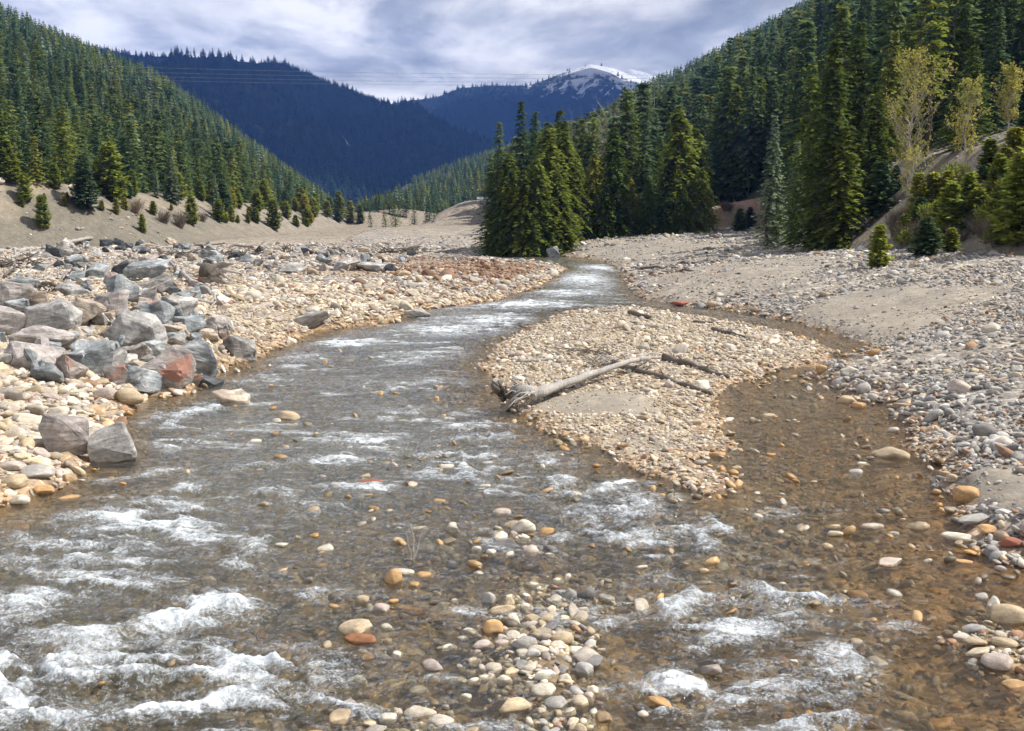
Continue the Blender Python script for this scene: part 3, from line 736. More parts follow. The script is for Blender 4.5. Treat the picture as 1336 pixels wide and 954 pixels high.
for r in [
    (683, 708, 34, 23, 'pale', 'large cream rounded cobble in midstream above the dark flat slab'),
    (630, 663, 20, 9, 'pale', 'lone flat oval cream stone in open midstream water'),
    (724, 674, 18, 9, 'orange', 'small orange stone alone in water beside the right-hand rapids'),
    (483, 659, 33, 15, 'red', 'reddish stone with a small gravel tail in the central shallows'),
    (437, 665, 23, 14, 'grey', 'grey-brown round stone next to the reddish stone in midstream'),
    (509, 699, 23, 8, 'tan', 'flat yellowish stone barely above water left of centre'),
    (574, 684, 27, 9, 'orange', 'wet orange flat stone in midstream below two pale flat ones'),
    (583, 634, 21, 8, 'pale', 'small white-topped stone under a flat brown one in midstream'),
    (588, 629, 26, 6, 'brown', 'flat brown stone touching a small white-topped one in midstream'),
    (654, 695, 32, 13, 'pink', 'pinkish flat rock just left of the large cream cobble'),
    (712, 719, 28, 12, 'orange', 'flat orange rock just right of the large cream cobble'),
    (518, 739, 22, 13, 'tan', 'angular tan stone at the foot of the bare twigs in midstream'),
    (548, 722, 22, 12, 'tan', 'tan stone behind the bare twigs in midstream'),
    (520, 722, 13, 10, 'grey', 'small grey stone behind the angular tan one near the twigs'),
    (516, 785, 28, 24, 'orange', 'upright orange-tan egg-shaped cobble in the shallow water'),
    (472, 810, 27, 19, 'tan', 'tan cobble leaning on a paler one left of the orange egg-shaped cobble'),
    (496, 814, 32, 19, 'pink', 'pale pinkish round cobble below the orange egg-shaped cobble'),
    (468, 844, 50, 20, 'tan', 'long tan rock with white chips on it in lower shallows'),
    (470, 858, 42, 17, 'rust', 'rusty brown rock in front of the long tan rock'),
    (504, 838, 24, 13, 'pale', 'white broken stones piled on end of the long tan rock'),
    (563, 903, 40, 18, 'pink', 'large oval greyish-pink cobble alone in the lower shallows'),
    (637, 811, 22, 24, 'grey', 'upright grey cobble at upper left edge of the central cobble strip'),
    (643, 842, 34, 27, 'orange', 'large orange-tan cobble in the central cobble strip'),
    (631, 867, 31, 18, 'pink', 'rounded pinkish cobble under the large orange-tan one'),
    (613, 852, 23, 13, 'pale', 'small white oval cobble left of the large orange-tan one'),
    (685, 841, 38, 23, 'grey', 'large pale grey cobble in the middle of the central strip'),
    (732, 834, 38, 19, 'tan', 'large flat tan cobble on right side of the central strip'),
    (765, 800, 31, 20, 'dark', 'dark slate-grey cobble at upper right edge of the central strip'),
    (743, 795, 19, 19, 'grey', 'light grey round cobble touching the dark slate-grey one'),
    (761, 882, 34, 24, 'grey', 'big grey angular cobble at right edge of the central strip'),
    (728, 925, 34, 19, 'grey', 'smooth grey oval cobble low in the central strip'),
    (674, 940, 48, 26, 'tan', 'largest tan wedge-shaped cobble at the foot of the central strip'),
    (713, 906, 37, 16, 'pale', 'broad pale cobble above the smooth grey oval one'),
    (656, 904, 25, 15, 'pale', 'cream cobble at left edge of the lower central strip'),
    (696, 854, 21, 16, 'grey', 'round light grey cobble under the large pale grey one'),
    (607, 940, 20, 13, 'pale', 'small squarish white stone near the bottom of the picture'),
    (481, 890, 22, 13, 'orange', 'orange stone beside white ones in the lower shallows'),
    (505, 942, 34, 14, 'pale', 'flat cream cobble in the row at the bottom of the picture'),
    (465, 925, 30, 13, 'pale', 'leftmost flat pinkish-white cobble in the bottom row'),
    (510, 930, 44, 11, 'tan', 'long flat tan cobble lying behind the bottom row'),
    (546, 934, 28, 9, 'pale', 'rightmost thin pale cobble in the bottom row'),
    (542, 820, 30, 12, 'brown', 'flat brownish stone right of the pale pinkish round cobble'),
    (589, 765, 21, 12, 'dark', 'dark grey round stone in water above the orange flat one'),
    (580, 776, 23, 10, 'dark', 'dark flat stone under the dark grey round one'),
    (553, 784, 29, 11, 'orange', 'flat orange stone half sunk right of the egg-shaped cobble'),
    (540, 795, 22, 12, 'orange', 'wet orange stone in front of the flat half-sunk one'),
    (694, 778, 26, 11, 'pale', 'cream flat cobble at the upstream end of the central strip'),
    (728, 778, 22, 11, 'pale', 'round pale cobble at the upstream end of the central strip'),
    (620, 918, 22, 9, 'pale', 'pale flat stone in the water left of the lower central strip'),
    (585, 877, 26, 13, 'pale', 'white stone in water above the large oval cobble'),
    (518, 883, 22, 12, 'pale', 'whitish round stone right of the orange one in lower shallows'),
    (597, 920, 26, 12, 'pale', 'pale lump stone in water beside the large oval cobble'),
    (375, 566, 38, 17, 'tan', 'lone smooth tan cobble in the main current'),
    (1138, 700, 28, 10, 'pink', 'flat pinkish stone in the right-hand shallows beside a green-grey one'),
    (1163, 708, 19, 8, 'grey', 'small green-grey stone right of the flat pinkish one'),
    (1086, 709, 20, 9, 'tan', 'small tan stone alone in the right-hand shallows'),
    (988, 686, 21, 11, 'pale', 'small white-topped stone in shallows below the bar tip'),
    (1119, 634, 22, 8, 'grey', 'oval light grey stone in the side channel'),
    (1127, 620, 19, 6, 'pale', 'thin pale stone behind the oval light grey one'),
    (936, 598, 28, 10, 'orange', 'orange stone at the edge of the gravel bar in the side channel'),
    (961, 590, 15, 6, 'pale', 'little pale stone right of the orange one by the gravel bar'),
    (1001, 550, 20, 6, 'tan', 'flat tan stone in the upper side channel'),
    (961, 617, 18, 7, 'tan', 'flat yellow-tan stone in the side channel near the bar'),
    (1161, 748, 47, 9, 'pink', 'long thin pinkish slab lying in the lower right shallows'),
    (1119, 808, 38, 17, 'brown', 'wet dark brown broken rock at the edge of the lower right rapids'),
    (1163, 601, 46, 20, 'tan', 'tan wedge-shaped rock standing in the side channel'),
    (1261, 646, 50, 25, 'orange', 'big rounded orange boulder at the foot of the right cobble bank'),
    (1254, 707, 40, 19, 'pale', 'big cream cobble at the right waterline'),
    (1271, 680, 36, 13, 'grey', 'grey oval cobble between the orange boulder and the cream cobble'),
    (1290, 694, 34, 14, 'orange', 'orange-red cobble right of the cream one at the waterline'),
    (1321, 710, 38, 14, 'red', 'dark red flat rock at the right edge of the picture'),
    (1258, 736, 22, 10, 'orange', 'small orange stone in water below the big cream cobble'),
    (1283, 793, 22, 9, 'grey', 'grey stone in water above the big tan rock at lower right'),
    (1316, 813, 58, 32, 'tan', 'biggest tan rock at the lower right edge of the picture'),
    (1275, 840, 36, 11, 'tan', 'flat tan cobble left of the biggest lower right rock'),
    (1312, 842, 40, 12, 'tan', 'flat tan cobble just under the biggest lower right rock'),
    (1308, 869, 44, 18, 'pink', 'broad pinkish cobble in the lower right heap'),
    (1325, 912, 42, 16, 'orange', 'orange wet cobble in water at the lower right edge'),
    (1256, 832, 26, 9, 'pale', 'thin pale cobble at the left end of the lower right heap'),
    (1242, 626, 22, 13, 'tan', 'tan cobble above the big rounded orange boulder'),
    (1143, 461, 26, 11, 'orange', 'yellowish-orange cobble atop the orange cluster by the narrow riffle'),
    (1072, 482, 20, 12, 'orange', 'darkest orange round cobble in cluster by the narrow riffle'),
    (1110, 484, 24, 12, 'pale', 'pale cobble in the orange cluster by the narrow riffle'),
    (1130, 508, 24, 15, 'grey', 'olive-grey block at the head of the right cobble bank'),
    (1106, 528, 26, 18, 'tan', 'pale tan triangular rock at the edge of the side channel'),
    (1120, 533, 28, 12, 'orange', 'flat orange-tan rock beside the pale triangular one'),
    (888, 397, 28, 8, 'red', 'dark red flat rock at the upstream mouth of the side channel'),
    (1297, 430, 28, 14, 'pale', 'large white stone on the upper right cobble slope'),
    (875, 503, 16, 9, 'pink', 'pinkish stone lying against the dark log on the gravel bar'),
    (410, 405, 22, 9, 'pale', 'pale stone on the far left gravel shore'),
    (20, 630, 40, 17, 'tan', 'large tan slab at left edge beside the near shore'),
    (45, 618, 52, 20, 'grey', 'large grey-white slab on the near left shore'),
    (25, 655, 30, 14, 'pale', 'cream slab low at the left picture edge'),
    (55, 640, 32, 15, 'orange', 'orange-tan cobble at the near left waterline'),
    (15, 610, 38, 18, 'pink', 'pinkish rounded slab at left edge above the near shore'),
    (90, 656, 30, 8, 'orange', 'flat orange stone half under water off the near left shore'),
    (75, 540, 34, 20, 'pale', 'pale slab on the cobble slope behind the two cut boulders'),
    (165, 520, 50, 24, 'tan', 'broad tan-pink rock by the water below the riprap pile'),
    (135, 515, 34, 20, 'pink', 'pinkish rock left of the broad tan-pink one'),
]:
    put_cobble(*r[:6], slab=(r[3] / r[2] < 0.3))
# the dark flat slab
put_cobble(650, 736, 66, 8, 'dark', 'dark slate slab lying flat across cream stones in midstream', rz=0.28, slab=True)
put_cobble(640, 743, 20, 13, 'pale', 'cream stone propping up the dark slate slab, right one')
put_cobble(622, 740, 16, 12, 'pale', 'cream stone propping up the dark slate slab, left one')

# riprap
def put_boulder(px, py, w, h, mat, label, seed, lift=0.15, npts=13, tilt=0.5, group=None):
    x, y, z = hit(px, py + h * 0.32)
    z = max(z, -0.12)
    D = math.hypot(y, CAMZ - z)
    a = w / F_PX * D; c = h / F_PX * D
    dp = 0.5 * (a + c) * random.uniform(0.85, 1.1)
    me = boulder_mesh(seed, (a * 1.02, dp, c * 1.15), npts)
    me.materials.append(M[mat])
    o = link('boulder', me, loc=(x, y + dp * 0.3, z + c * 0.32 + lift * 0), rot=(random.uniform(-tilt, tilt) * 0.5, random.uniform(-tilt, tilt) * 0.6, random.uniform(-0.35, 0.35)))
    tag(o, label, 'boulder', group or 'riprap boulders on the left bank')
    taken.append((x, y + dp * 0.3, max(a, dp) * 0.5))
    return o

BO = [
    (147, 594, 66, 56, 'b_grey', 'pale grey streaked boulder standing in water off the near left shore'),
    (82, 572, 52, 54, 'b_pink', 'block boulder with dark left face and tan right side by the shore'),
    (299, 538, 50, 27, 'b_tan', 'brown low boulder sitting alone in the main current'),
    (270, 504, 34, 14, 'b_dark', 'small black wet rock poking out of the river beside the riprap'),
    (215, 484, 78, 54, 'b_rust', 'rust-red topped boulder at the foot of the riprap pile'),
    (256, 470, 58, 46, 'b_blue', 'blue-grey square boulder at the right end of the riprap pile'),
    (312, 457, 42, 30, 'b_grey', 'grey pointed boulder alone on the shore past the riprap pile'),
    (545, 413, 38, 15, 'b_grey', 'pale low rock in the water off the far left gravel point'),
    (172, 440, 68, 52, 'b_grey', 'big light grey boulder with deep crack in the middle of the pile'),
    (68, 425, 74, 54, 'b_grey', 'big grey overhanging boulder in the left part of the pile'),
    (150, 380, 40, 36, 'b_blue', 'smooth slate-blue slab tilted near the top of the pile'),
    (110, 415, 52, 38, 'b_tan', 'tan-topped pointed boulder in the upper middle of the pile'),
    (38, 468, 86, 32, 'b_pink', 'long maroon-edged slab at the lower left of the pile'),
    (88, 482, 42, 38, 'b_rust', 'maroon and grey split block under the pile'),
    (192, 356, 62, 26, 'b_blue', 'wide blue-grey boulder at the back of the pile by the stump'),
    (205, 376, 46, 26, 'b_grey', 'grey boulder in front of the wide blue-grey back one'),
    (55, 448, 74, 36, 'b_pink', 'rough pinkish-grey boulder below the big overhanging one'),
    (112, 468, 62, 50, 'b_blue', 'blue-grey boulder above the cobble slope in the lower pile'),
    (16, 392, 56, 38, 'b_pink', 'pinkish flat-faced boulder at the left picture edge'),
    (50, 396, 44, 30, 'b_tan', 'tan and black hollow-sided boulder at the upper left of the pile'),
    (230, 402, 44, 30, 'b_grey', 'grey wedge boulder near the upper right of the pile'),
    (198, 412, 50, 36, 'b_blue', 'blue-grey boulder standing on edge in the right half of the pile'),
    (222, 436, 42, 26, 'b_tan', 'tan-stained small boulder on the right of the pile'),
    (186, 500, 62, 28, 'b_blue', 'flat blue-grey slab at the water under the rust-red boulder'),
    (140, 402, 50, 34, 'b_pink', 'pink-grey boulder behind the big cracked one'),
    (90, 378, 44, 24, 'b_grey', 'light grey flat boulder on the upper left crest'),
    (12, 424, 62, 40, 'b_pink', 'broad pale pink boulder cut by the left picture edge'),
    (400, 421, 56, 22, 'b_grey', 'low grey mound of rock at the left waterline past the pile'),
    (120, 356, 34, 20, 'b_blue', 'small slate-blue rock on the highest crest of the pile'),
    (163, 352, 36, 18, 'b_dark', 'dark brown rock behind the tilted slate-blue slab'),
    (95, 445, 46, 34, 'b_tan', 'tan boulder wedged between two grey ones in the lower pile'),
    (140, 478, 50, 34, 'b_grey', 'grey boulder left of the rust-red topped one'),
    (160, 492, 44, 26, 'b_blue', 'blue-grey rock wedged below the cracked boulder'),
    (245, 425, 40, 22, 'b_blue', 'slate rock on the right flank of the pile'),
    (270, 438, 30, 16, 'b_tan', 'small tan rock at the right flank near the cobbles'),
    (185, 388, 36, 24, 'b_pink', 'pinkish rock under the wide blue-grey one'),
    (30, 372, 40, 18, 'b_blue', 'flat blue-white rock along the upper left crest'),
    (380, 352, 34, 16, 'b_grey', 'pale grey block on the far left gravel flat'),
    (450, 348, 40, 16, 'b_grey', 'broad pale block further along the far gravel flat'),
    (485, 350, 44, 14, 'b_grey', 'rightmost broad grey block on the far gravel flat'),
    (722, 336, 16, 16, 'b_blue', 'upright dark slate rock beside the far bend of the river'),
    (70, 330, 22, 18, 'b_dark', 'dark grey boulder in the debris line at the far left'),
    (82, 322, 18, 20, 'b_pink', 'pink-grey boulder in the debris line at the far left'),
    (95, 342, 26, 16, 'b_blue', 'blue-grey boulder in front of the debris line at far left'),
]
for i, b in enumerate(BO): put_boulder(*b, seed=i + 11, npts=11 + i % 5)
# filler rocks of the pile
from math import hypot
mats_f = ['b_grey', 'b_blue', 'b_pink', 'b_tan', 'b_grey', 'b_blue', 'b_rust']
words = {'b_grey': 'grey', 'b_blue': 'blue-grey', 'b_pink': 'pinkish-grey', 'b_tan': 'tan', 'b_rust': 'rust-stained', 'b_dark': 'dark'}
def inpoly(px, py, poly):
    c = False
    for i in range(len(poly)):
        (ax, ay), (bx, by) = poly[i], poly[(i + 1) % len(poly)]
        if (ay > py) != (by > py) and px < ax + (py - ay) * (bx - ax) / (by - ay): c = not c
    return c
PILE = [(-30, 385), (60, 368), (120, 348), (185, 338), (262, 345), (292, 385), (300, 420), (282, 470), (245, 500), (165, 508), (125, 490), (70, 495), (0, 470), (-30, 450)]
k = 0; rs = random.Random(5)
while k < 150:
    px, py = rs.uniform(-30, 300), rs.uniform(340, 505)
    if not inpoly(px, py, PILE): continue
    w = rs.uniform(16, 38) * (0.6 + 0.5 * (py - 340) / 160)
    mt = rs.choice(mats_f)
    put_boulder(px, py, w, w * rs.uniform(0.6, 0.85), mt, 'smaller %s angular rock filling the gaps of the riprap pile' % words[mt], 100 + k, group='small %s rocks in the riprap pile' % words[mt])
    k += 1
# line of rubble along the far flat on the left
for k in range(115):
    px = rs.uniform(40, 540); py = rs.uniform(318, 345) + (8 if px > 300 else 0)
    if px < 120: py = rs.uniform(318, 350)
    w = rs.uniform(7, 18)
    mt = rs.choice(['b_grey', 'b_blue', 'b_dark', 'b_grey', 'b_blue', 'b_dark', 'b_tan'])
    put_boulder(px, py, w, w * rs.uniform(0.55, 0.8), mt, '%s block in the long line of rubble across the far left flat' % words[mt], 300 + k, group='%s blocks in the far rubble line' % words[mt])

# ---------------------------------------------------------------- all other stones
def stone_field():
    X = []; Y = []
    y = 7.5
    while y < 150:
        s = 0.112 * max(1.0, (y / 22.0)) ** 0.70
        w = 0.60 * y + 3
        xs = np.arange(-w, w, s)
        X.append(xs + rng.uniform(-0.5, 0.5, len(xs)) * s); Y.append(y + rng.uniform(-0.5, 0.5, len(xs)) * s)
        y += s
    # the dense cobble strips standing out of the shallows
    ex = []; ey = []
    STR = [([(690, 765), (728, 752), (775, 795), (788, 900), (780, 975), (640, 975), (650, 915), (598, 872), (632, 800)], 0.085),
           ([(445, 915), (520, 908), (585, 925), (570, 975), (440, 960)], 0.11), ([(1235, 835), (1290, 790), (1350, 800), (1350, 940), (1290, 890)], 0.10),
           ([(445, 835), (520, 818), (515, 860), (455, 872)], 0.13), ([(455, 768), (500, 765), (600, 770), (600, 795), (480, 800)], 0.16), ([(640, 690), (720, 690), (730, 725), (640, 722)], 0.16)]
    for poly, sp in STR:
        w_ = [pix(a, b, 0.0)[:2] for a, b in poly]
        x0, x1 = min(q[0] for q in w_), max(q[0] for q in w_); y0, y1 = min(q[1] for q in w_), max(q[1] for q in w_)
        gx, gy = np.meshgrid(np.arange(x0, x1, sp), np.arange(y0, y1, sp))
        gx = (gx + rng.uniform(-.5, .5, gx.shape) * sp).ravel(); gy = (gy + rng.uniform(-.5, .5, gy.shape) * sp).ravel()
        sdv = sdf(np.array(w_), gx, gy)
        k_ = (sdv < -0.02 + 0.12 * rng.normal(0, 1, len(gx)))
        ex.append(gx[k_]); ey.append(gy[k_])
    extra = sum(len(a) for a in ex)
    x = np.concatenate(X + ex); y = np.concatenate(Y + ey)
    pr = height(x, y, parts=True)
    z, d, di, water, left, s, s2, hl, dw = pr
    cell = 0.112 * np.maximum(1.0, y / 22.0) ** 0.70
    c, zn = ground_colour(x, y, pr)
    stony = zn[:, 0]
    u = rng.random(len(x))
    patch = fbm(x * 0.5, y * 0.5, 3, 200)
    # chance of a stone
    sand = 1 - np.clip(stony / 0.95, 0, 1)
    pk = np.where(water, 0.5, 0.92) * (1 - 0.80 * sand) * np.where((s > 0) | (s2 > 0), 0.20, 1.0)
    pk = pk * np.where(hl, 0, 1)
    pk = pk * np.where((~left) & (d > 1.0), 0.30 + 0.70 * sm(0.36, 0.50, fbm(x * 0.12 + 5, y * 0.30, 3, 260)), 1.0)
    pk = pk * lerp(1, 0.45, sm(60, 105, y) * (0.3 + 0.7 * (~left))) * lerp(1, 0.25 + 0.9 * sm(0.4, 0.6, patch), sm(45, 75, y))
    shore = np.exp(-np.abs(np.where(water, dw, np.where(di < 0, -di, d))) / 0.6)
    pk = np.clip(pk + 0.25 * shore * (pk > 0.2), 0, 1)
    centre = gz(x, y, *pix(712, 850)[:2], SHOAL[0][2] * 1.0, SHOAL[0][3] * 1.0) + gz(x, y, SHOAL[2][0], SHOAL[2][1], SHOAL[2][2], SHOAL[2][3]) * 0.6 + gz(x, y, SHOAL[1][0], SHOAL[1][1], SHOAL[1][2], SHOAL[1][3]) * 0.6
    dry = (centre > 0.30) & (fbm(x * 2.2, y * 2.2, 2, 222) < 0.35 + 0.5 * centre)
    dry[-extra:] = fbm(x[-extra:] * 1.8, y[-extra:] * 1.8, 2, 230) > 0.30
    pk = np.where(dry, 0.9, pk)
    keep = u < pk
    pk_s = sand * (s < 0) * (s2 < 0) * (~water)
    x, y, z, c, cell, water, d, di, dw, left, dry, patch, shore, pk_s = [a[keep] for a in (x, y, z, c, cell, water, d, di, dw, left, dry, patch, shore, pk_s)]
    n = len(x)
    size = cell * 0.5 * np.exp(rng.normal(-0.06, 0.46, n)) * (1 + 0.45 * sm(0.5, 0.75, patch)) * lerp(1, 0.82, sm(20, 45, y))
    bigl = left & (d > 0) & (d < 6) & (y < 28)
    size = size * np.where(pk_s > 0.4, 0.6, 1.0)
    size = np.where(bigl, size * 1.6 * (1 + (rng.random(n) < 0.10) * 0.9), size)
    size = np.where(left & (d > 0) & (y > 45) & (y < 75) & (d < 9), size * 1.5, size)
    size = np.where(~left & (d > 0) & (d < 3), size * 1.1, size)
    size = np.where(dry, np.clip(size * 0.95 * np.exp(rng.normal(0, 0.25, n)), 0.03, 0.19), size)
    size = np.where((di < 0), size * 0.84, size)
    # colour by stone
    pal_t = 1.12 * np.array([COLS['pale'], COLS['tan'], (0.52, 0.46, 0.37), (0.40, 0.36, 0.31), COLS['pink'], (0.47, 0.40, 0.30)])
    pal_g = np.array([(0.37, 0.355, 0.335), (0.47, 0.45, 0.42), (0.30, 0.29, 0.28), (0.40, 0.37, 0.335), (0.56, 0.54, 0.50), (0.24, 0.23, 0.22)])
    pal_b = np.array([(0.32, 0.23, 0.13), (0.38, 0.25, 0.12), (0.24, 0.20, 0.14), (0.36, 0.28, 0.18), (0.42, 0.25, 0.10), (0.18, 0.15, 0.11)])
    i = rng.integers(0, 6, n)
    warm = left | (di < 0) | (dry & (rng.random(n) < 0.75)) | (rng.random(n) < 0.2)
    cc = np.where(warm[:, None], pal_t[i], pal_g[i])
    cc = np.where((left & (y > 60) & (rng.random(n) < 0.5))[:, None], pal_g[i], cc)
    red = rng.random(n) < 0.05
    cc = np.where(red[:, None], (0.36, 0.22, 0.14), cc)
    rf = gz(x, y, *[pix(640, 350, 0.9)[j] for j in (0, 1)], 11, 14) * (d > 1.5) > rng.random(n)
    cc = np.where(rf[:, None], (0.27, 0.17, 0.11), cc)
    st = (shore > 0.45) & (rng.random(n) < 0.42) & ~dry
    cc = np.where(st[:, None], lerp(np.array(COLS['orange']), cc, 0.35), cc)
    wetk = water & ~dry
    under_dummy = wetk
    cc = np.where(wetk[:, None], np.where((rng.random(n) < 0.25)[:, None], pal_t[i] * 0.8, pal_b[i]), cc)
    cc = np.where((~under_dummy)[:, None], cc * 0.88, cc)
    cc = np.clip(cc * np.exp(rng.normal(0, 0.2, n))[:, None], 0.02, 0.8)
    zz = np.where(dry, np.maximum(z, -0.035) + size * 0.16, z + size * 0.12)
    under = wetk
    # submerged ones stay mostly below the surface; a few break it
    top = -0.03 - 0.07 * rng.random(n) - 0.02
    brk = rng.random(n) < 0.008 + 0.14 * (shore > 0.6) + 0.035 * sm(-5, -1, x) * sm(26, 15, y)
    brk &= (size < 0.13) & under
    brk |= under & (y < 32) & (fbm(x * 0.8, y * 0.8, 3, 244) > 0.64) & (rng.random(n) < 0.16) & (x > -4.0)
    size = np.where(brk, np.clip(size * 1.45, 0.05, 0.15), size)
    zz = np.where(under, np.where(brk, 0.022, np.minimum(z + size * 0.15, top - size * 0.5)), zz)
    alpha = np.where(under | st, 1.7, 0.6)
    near = np.ones(n, bool)
    for tx, ty, tr in taken:
        near &= (x - tx) ** 2 + (y - ty) ** 2 > (tr * 0.8 + size * 0.4) ** 2
    x, y, zz, size, cc, alpha, under, dry, left, di, d, brk = [a[near] for a in (x, y, zz, size, cc, alpha, under, dry, left, di, d, brk)]
    n = len(x)
    rot = np.stack([rng.normal(0, 0.36, n), rng.normal(0, 0.36, n), rng.uniform(0, 6.283, n)], 1)
    asp = rng.uniform(0.8, 1.3, n)
    scl = np.stack([size * 1.05, size, size * asp], 1)
    # the biggest in the picture become things of their own
    f = y * CP - (zz - CAMZ) * SP
    px, py = proj(x, y, zz)
    ap = size / f * F_PX
    vis = (px > 2) & (px < 1334) & (py > 2) & (py < 952) & (~under | brk)
    sc = np.where(vis, ap, 0)
    order = np.argsort(-sc)
    nsing = 196
    pick = order[:nsing]
    zone = []
    for j in pick:
        q = cc[j]; 
        sat = q[0] / max(q[2], 1e-3)
        cw = 'orange-stained' if sat > 2.4 else 'grey' if sat < 1.15 else 'pale tan' if q[0] > 0.47 else 'tan' 
        if dry[j]: zn_ = 'in the midstream cobble strip' if px[j] < 900 else 'in the lower right cobble heap'
        elif under[j]: zn_ = 'wet in the shallow river bed'
        elif left[j] and d[j] > 0: zn_ = 'on the near left cobble slope' if y[j] < 30 else 'on the far left gravel shore'
        elif di[j] < 0: zn_ = 'on the gravel bar'
        else: zn_ = 'on the right cobble bank' 
        me = cob_mesh[int(rng.integers(0, 9))]
        o = link('cobble', me, loc=(x[j], y[j], zz[j]), rot=tuple(rot[j]), scale=tuple(scl[j]))
        o.color = (*[float(v) for v in q], float(alpha[j]))
        tag(o, '%s cobble among the larger ones %s' % (cw, zn_), 'stone', '%s cobbles %s' % (cw, zn_))
    rest = np.ones(n, bool); rest[pick] = False
    protos = [cobble_mesh(70 + i, 2, 0.30 + 0.025 * i) for i in range(9)]
    for p in protos: p.materials.append(M['cobbles'])
    C = np.concatenate([cc, alpha[:, None]], 1)
    o = scatter('cobbles', np.stack([x, y, zz], 1)[rest], rot[rest], scl[rest], rng.integers(0, 9, rest.sum()), C[rest], protos)
    tag(o, 'countless river cobbles and gravel covering banks, bar and river bed', 'gravel', None, 'stuff')
    print('stones', rest.sum())
stone_field()
# ---------------------------------------------------------------- trees
def rv(a, b): return random.uniform(a, b)

def trunk_mesh(H, r, lean=0.0, n=8):
    b = MB(); pts = []; rad = []
    k = 9
    for i in range(k):
        s = i / (k - 1)
        pts.append((lean * s * s * H + 0.04 * math.sin(s * 7), 0.03 * math.cos(s * 5), s * H * 0.97 - 0.3 * (i == 0)))
        rad.append(r * (1.25 if i == 0 else 1) * (1 - s) ** 1.1 + 0.0006)
    b.tube(pts, rad, n)
    return b.mesh('trunk', True)

def conifer_crown(H=1.0, Rr=0.2, wh=26, nb=8, z0=0.06, droop=0.35, card=0.035, step=0.035, shape=0.8, ragged=0.25, upturn=0.0, gaps=0.0, dens=1.0):
    """crown of a unit-height conifer made of drooping leaf sprays along branches"""
    b = MB()
    for i in range(wh):
        s = i / (wh - 1)
        z = z0 + (H - z0) * (s ** 0.92)
        env = Rr * max(0.0, (1 - (z - z0) / (H - z0))) ** shape
        env *= min(1.0, 0.72 + 3.0 * s)
        off = rv(0, 6.28)
        n = max(4, int(nb * (1 - 0.35 * s)))
        for j in range(n):
            if random.random() < gaps: continue
            az = off + 6.283 * j / n + rv(-0.25, 0.25)
            L = max(0.012, env * rv(1 - ragged, 1 + ragged * 0.55))
            dr = Vector((math.cos(az), math.sin(az), 0)); sd = Vector((-dr.y, dr.x, 0))
            tone = rv(0.7, 1.25)
            m = max(1, int(L / step * dens))
            zz = z + rv(-0.012, 0.012)
            for q in range(m + 1):
                u = (q + rv(0.1, 0.9)) / (m + 1)
                u = 0.05 + 0.95 * u
                p = dr * (L * u) + Vector((0, 0, zz - droop * L * u ** 1.4 + upturn * L * u * u))
                for sg in (-1, 1, 0):
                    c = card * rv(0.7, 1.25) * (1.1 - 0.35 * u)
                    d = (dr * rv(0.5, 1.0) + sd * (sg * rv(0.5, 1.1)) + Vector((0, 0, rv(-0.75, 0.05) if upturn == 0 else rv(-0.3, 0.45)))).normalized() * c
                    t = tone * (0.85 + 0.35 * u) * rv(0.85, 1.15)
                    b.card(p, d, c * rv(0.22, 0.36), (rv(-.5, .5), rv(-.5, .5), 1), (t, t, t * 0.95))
    # leader
    for q in range(5):
        b.card((0, 0, H * (0.95 + 0.008 * q)), (rv(-.01, .01), rv(-.01, .01), 0.035 * H), 0.006, (1, 0.2, 0), (1, 1, 1))
    return b.mesh('crown')

def low_crown(H=1.0, Rr=0.15, wh=9, nb=6, droop=0.5):
    b = MB()
    for i in range(wh):
        s = i / wh
        z = 0.08 + 0.9 * s ** 0.95
        env = Rr * (1 - s) ** 0.75 * rv(0.82, 1.15) + 0.008
        off = rv(0, 6.28)
        n = nb if s < 0.6 else max(4, nb - 2)
        for j in range(n):
            az = off + 6.283 * j / n + rv(-.3, .3)
            dr = Vector((math.cos(az), math.sin(az), 0))
            L = env * rv(0.75, 1.3)
            t = rv(0.7, 1.3)
            b.card(Vector((0, 0, z + 0.05)), dr * L + Vector((0, 0, -droop * L - 0.045)), L * 0.42 + 0.006, (-dr.x * 0.5, -dr.y * 0.5, 1), (t, t, t))
            az2 = az + 0.4
            d2 = Vector((math.cos(az2), math.sin(az2), 0))
            b.card(d2 * L * 0.45 + Vector((0, 0, z + 0.015)), d2 * L * 0.4 + Vector((0, 0, -0.055)), L * 0.3, (d2.y, -d2.x, 0.6), (t * .85, t * .85, t * .85))
    b.card((0, 0, 0.93), (0.003, 0.002, 0.08), 0.008, (1, 0, 0), (1, 1, 1)); b.card((0, 0, 0.93), (0.0, 0.002, 0.08), 0.008, (0, 1, 0), (1, 1, 1))
    return b.mesh('crown')

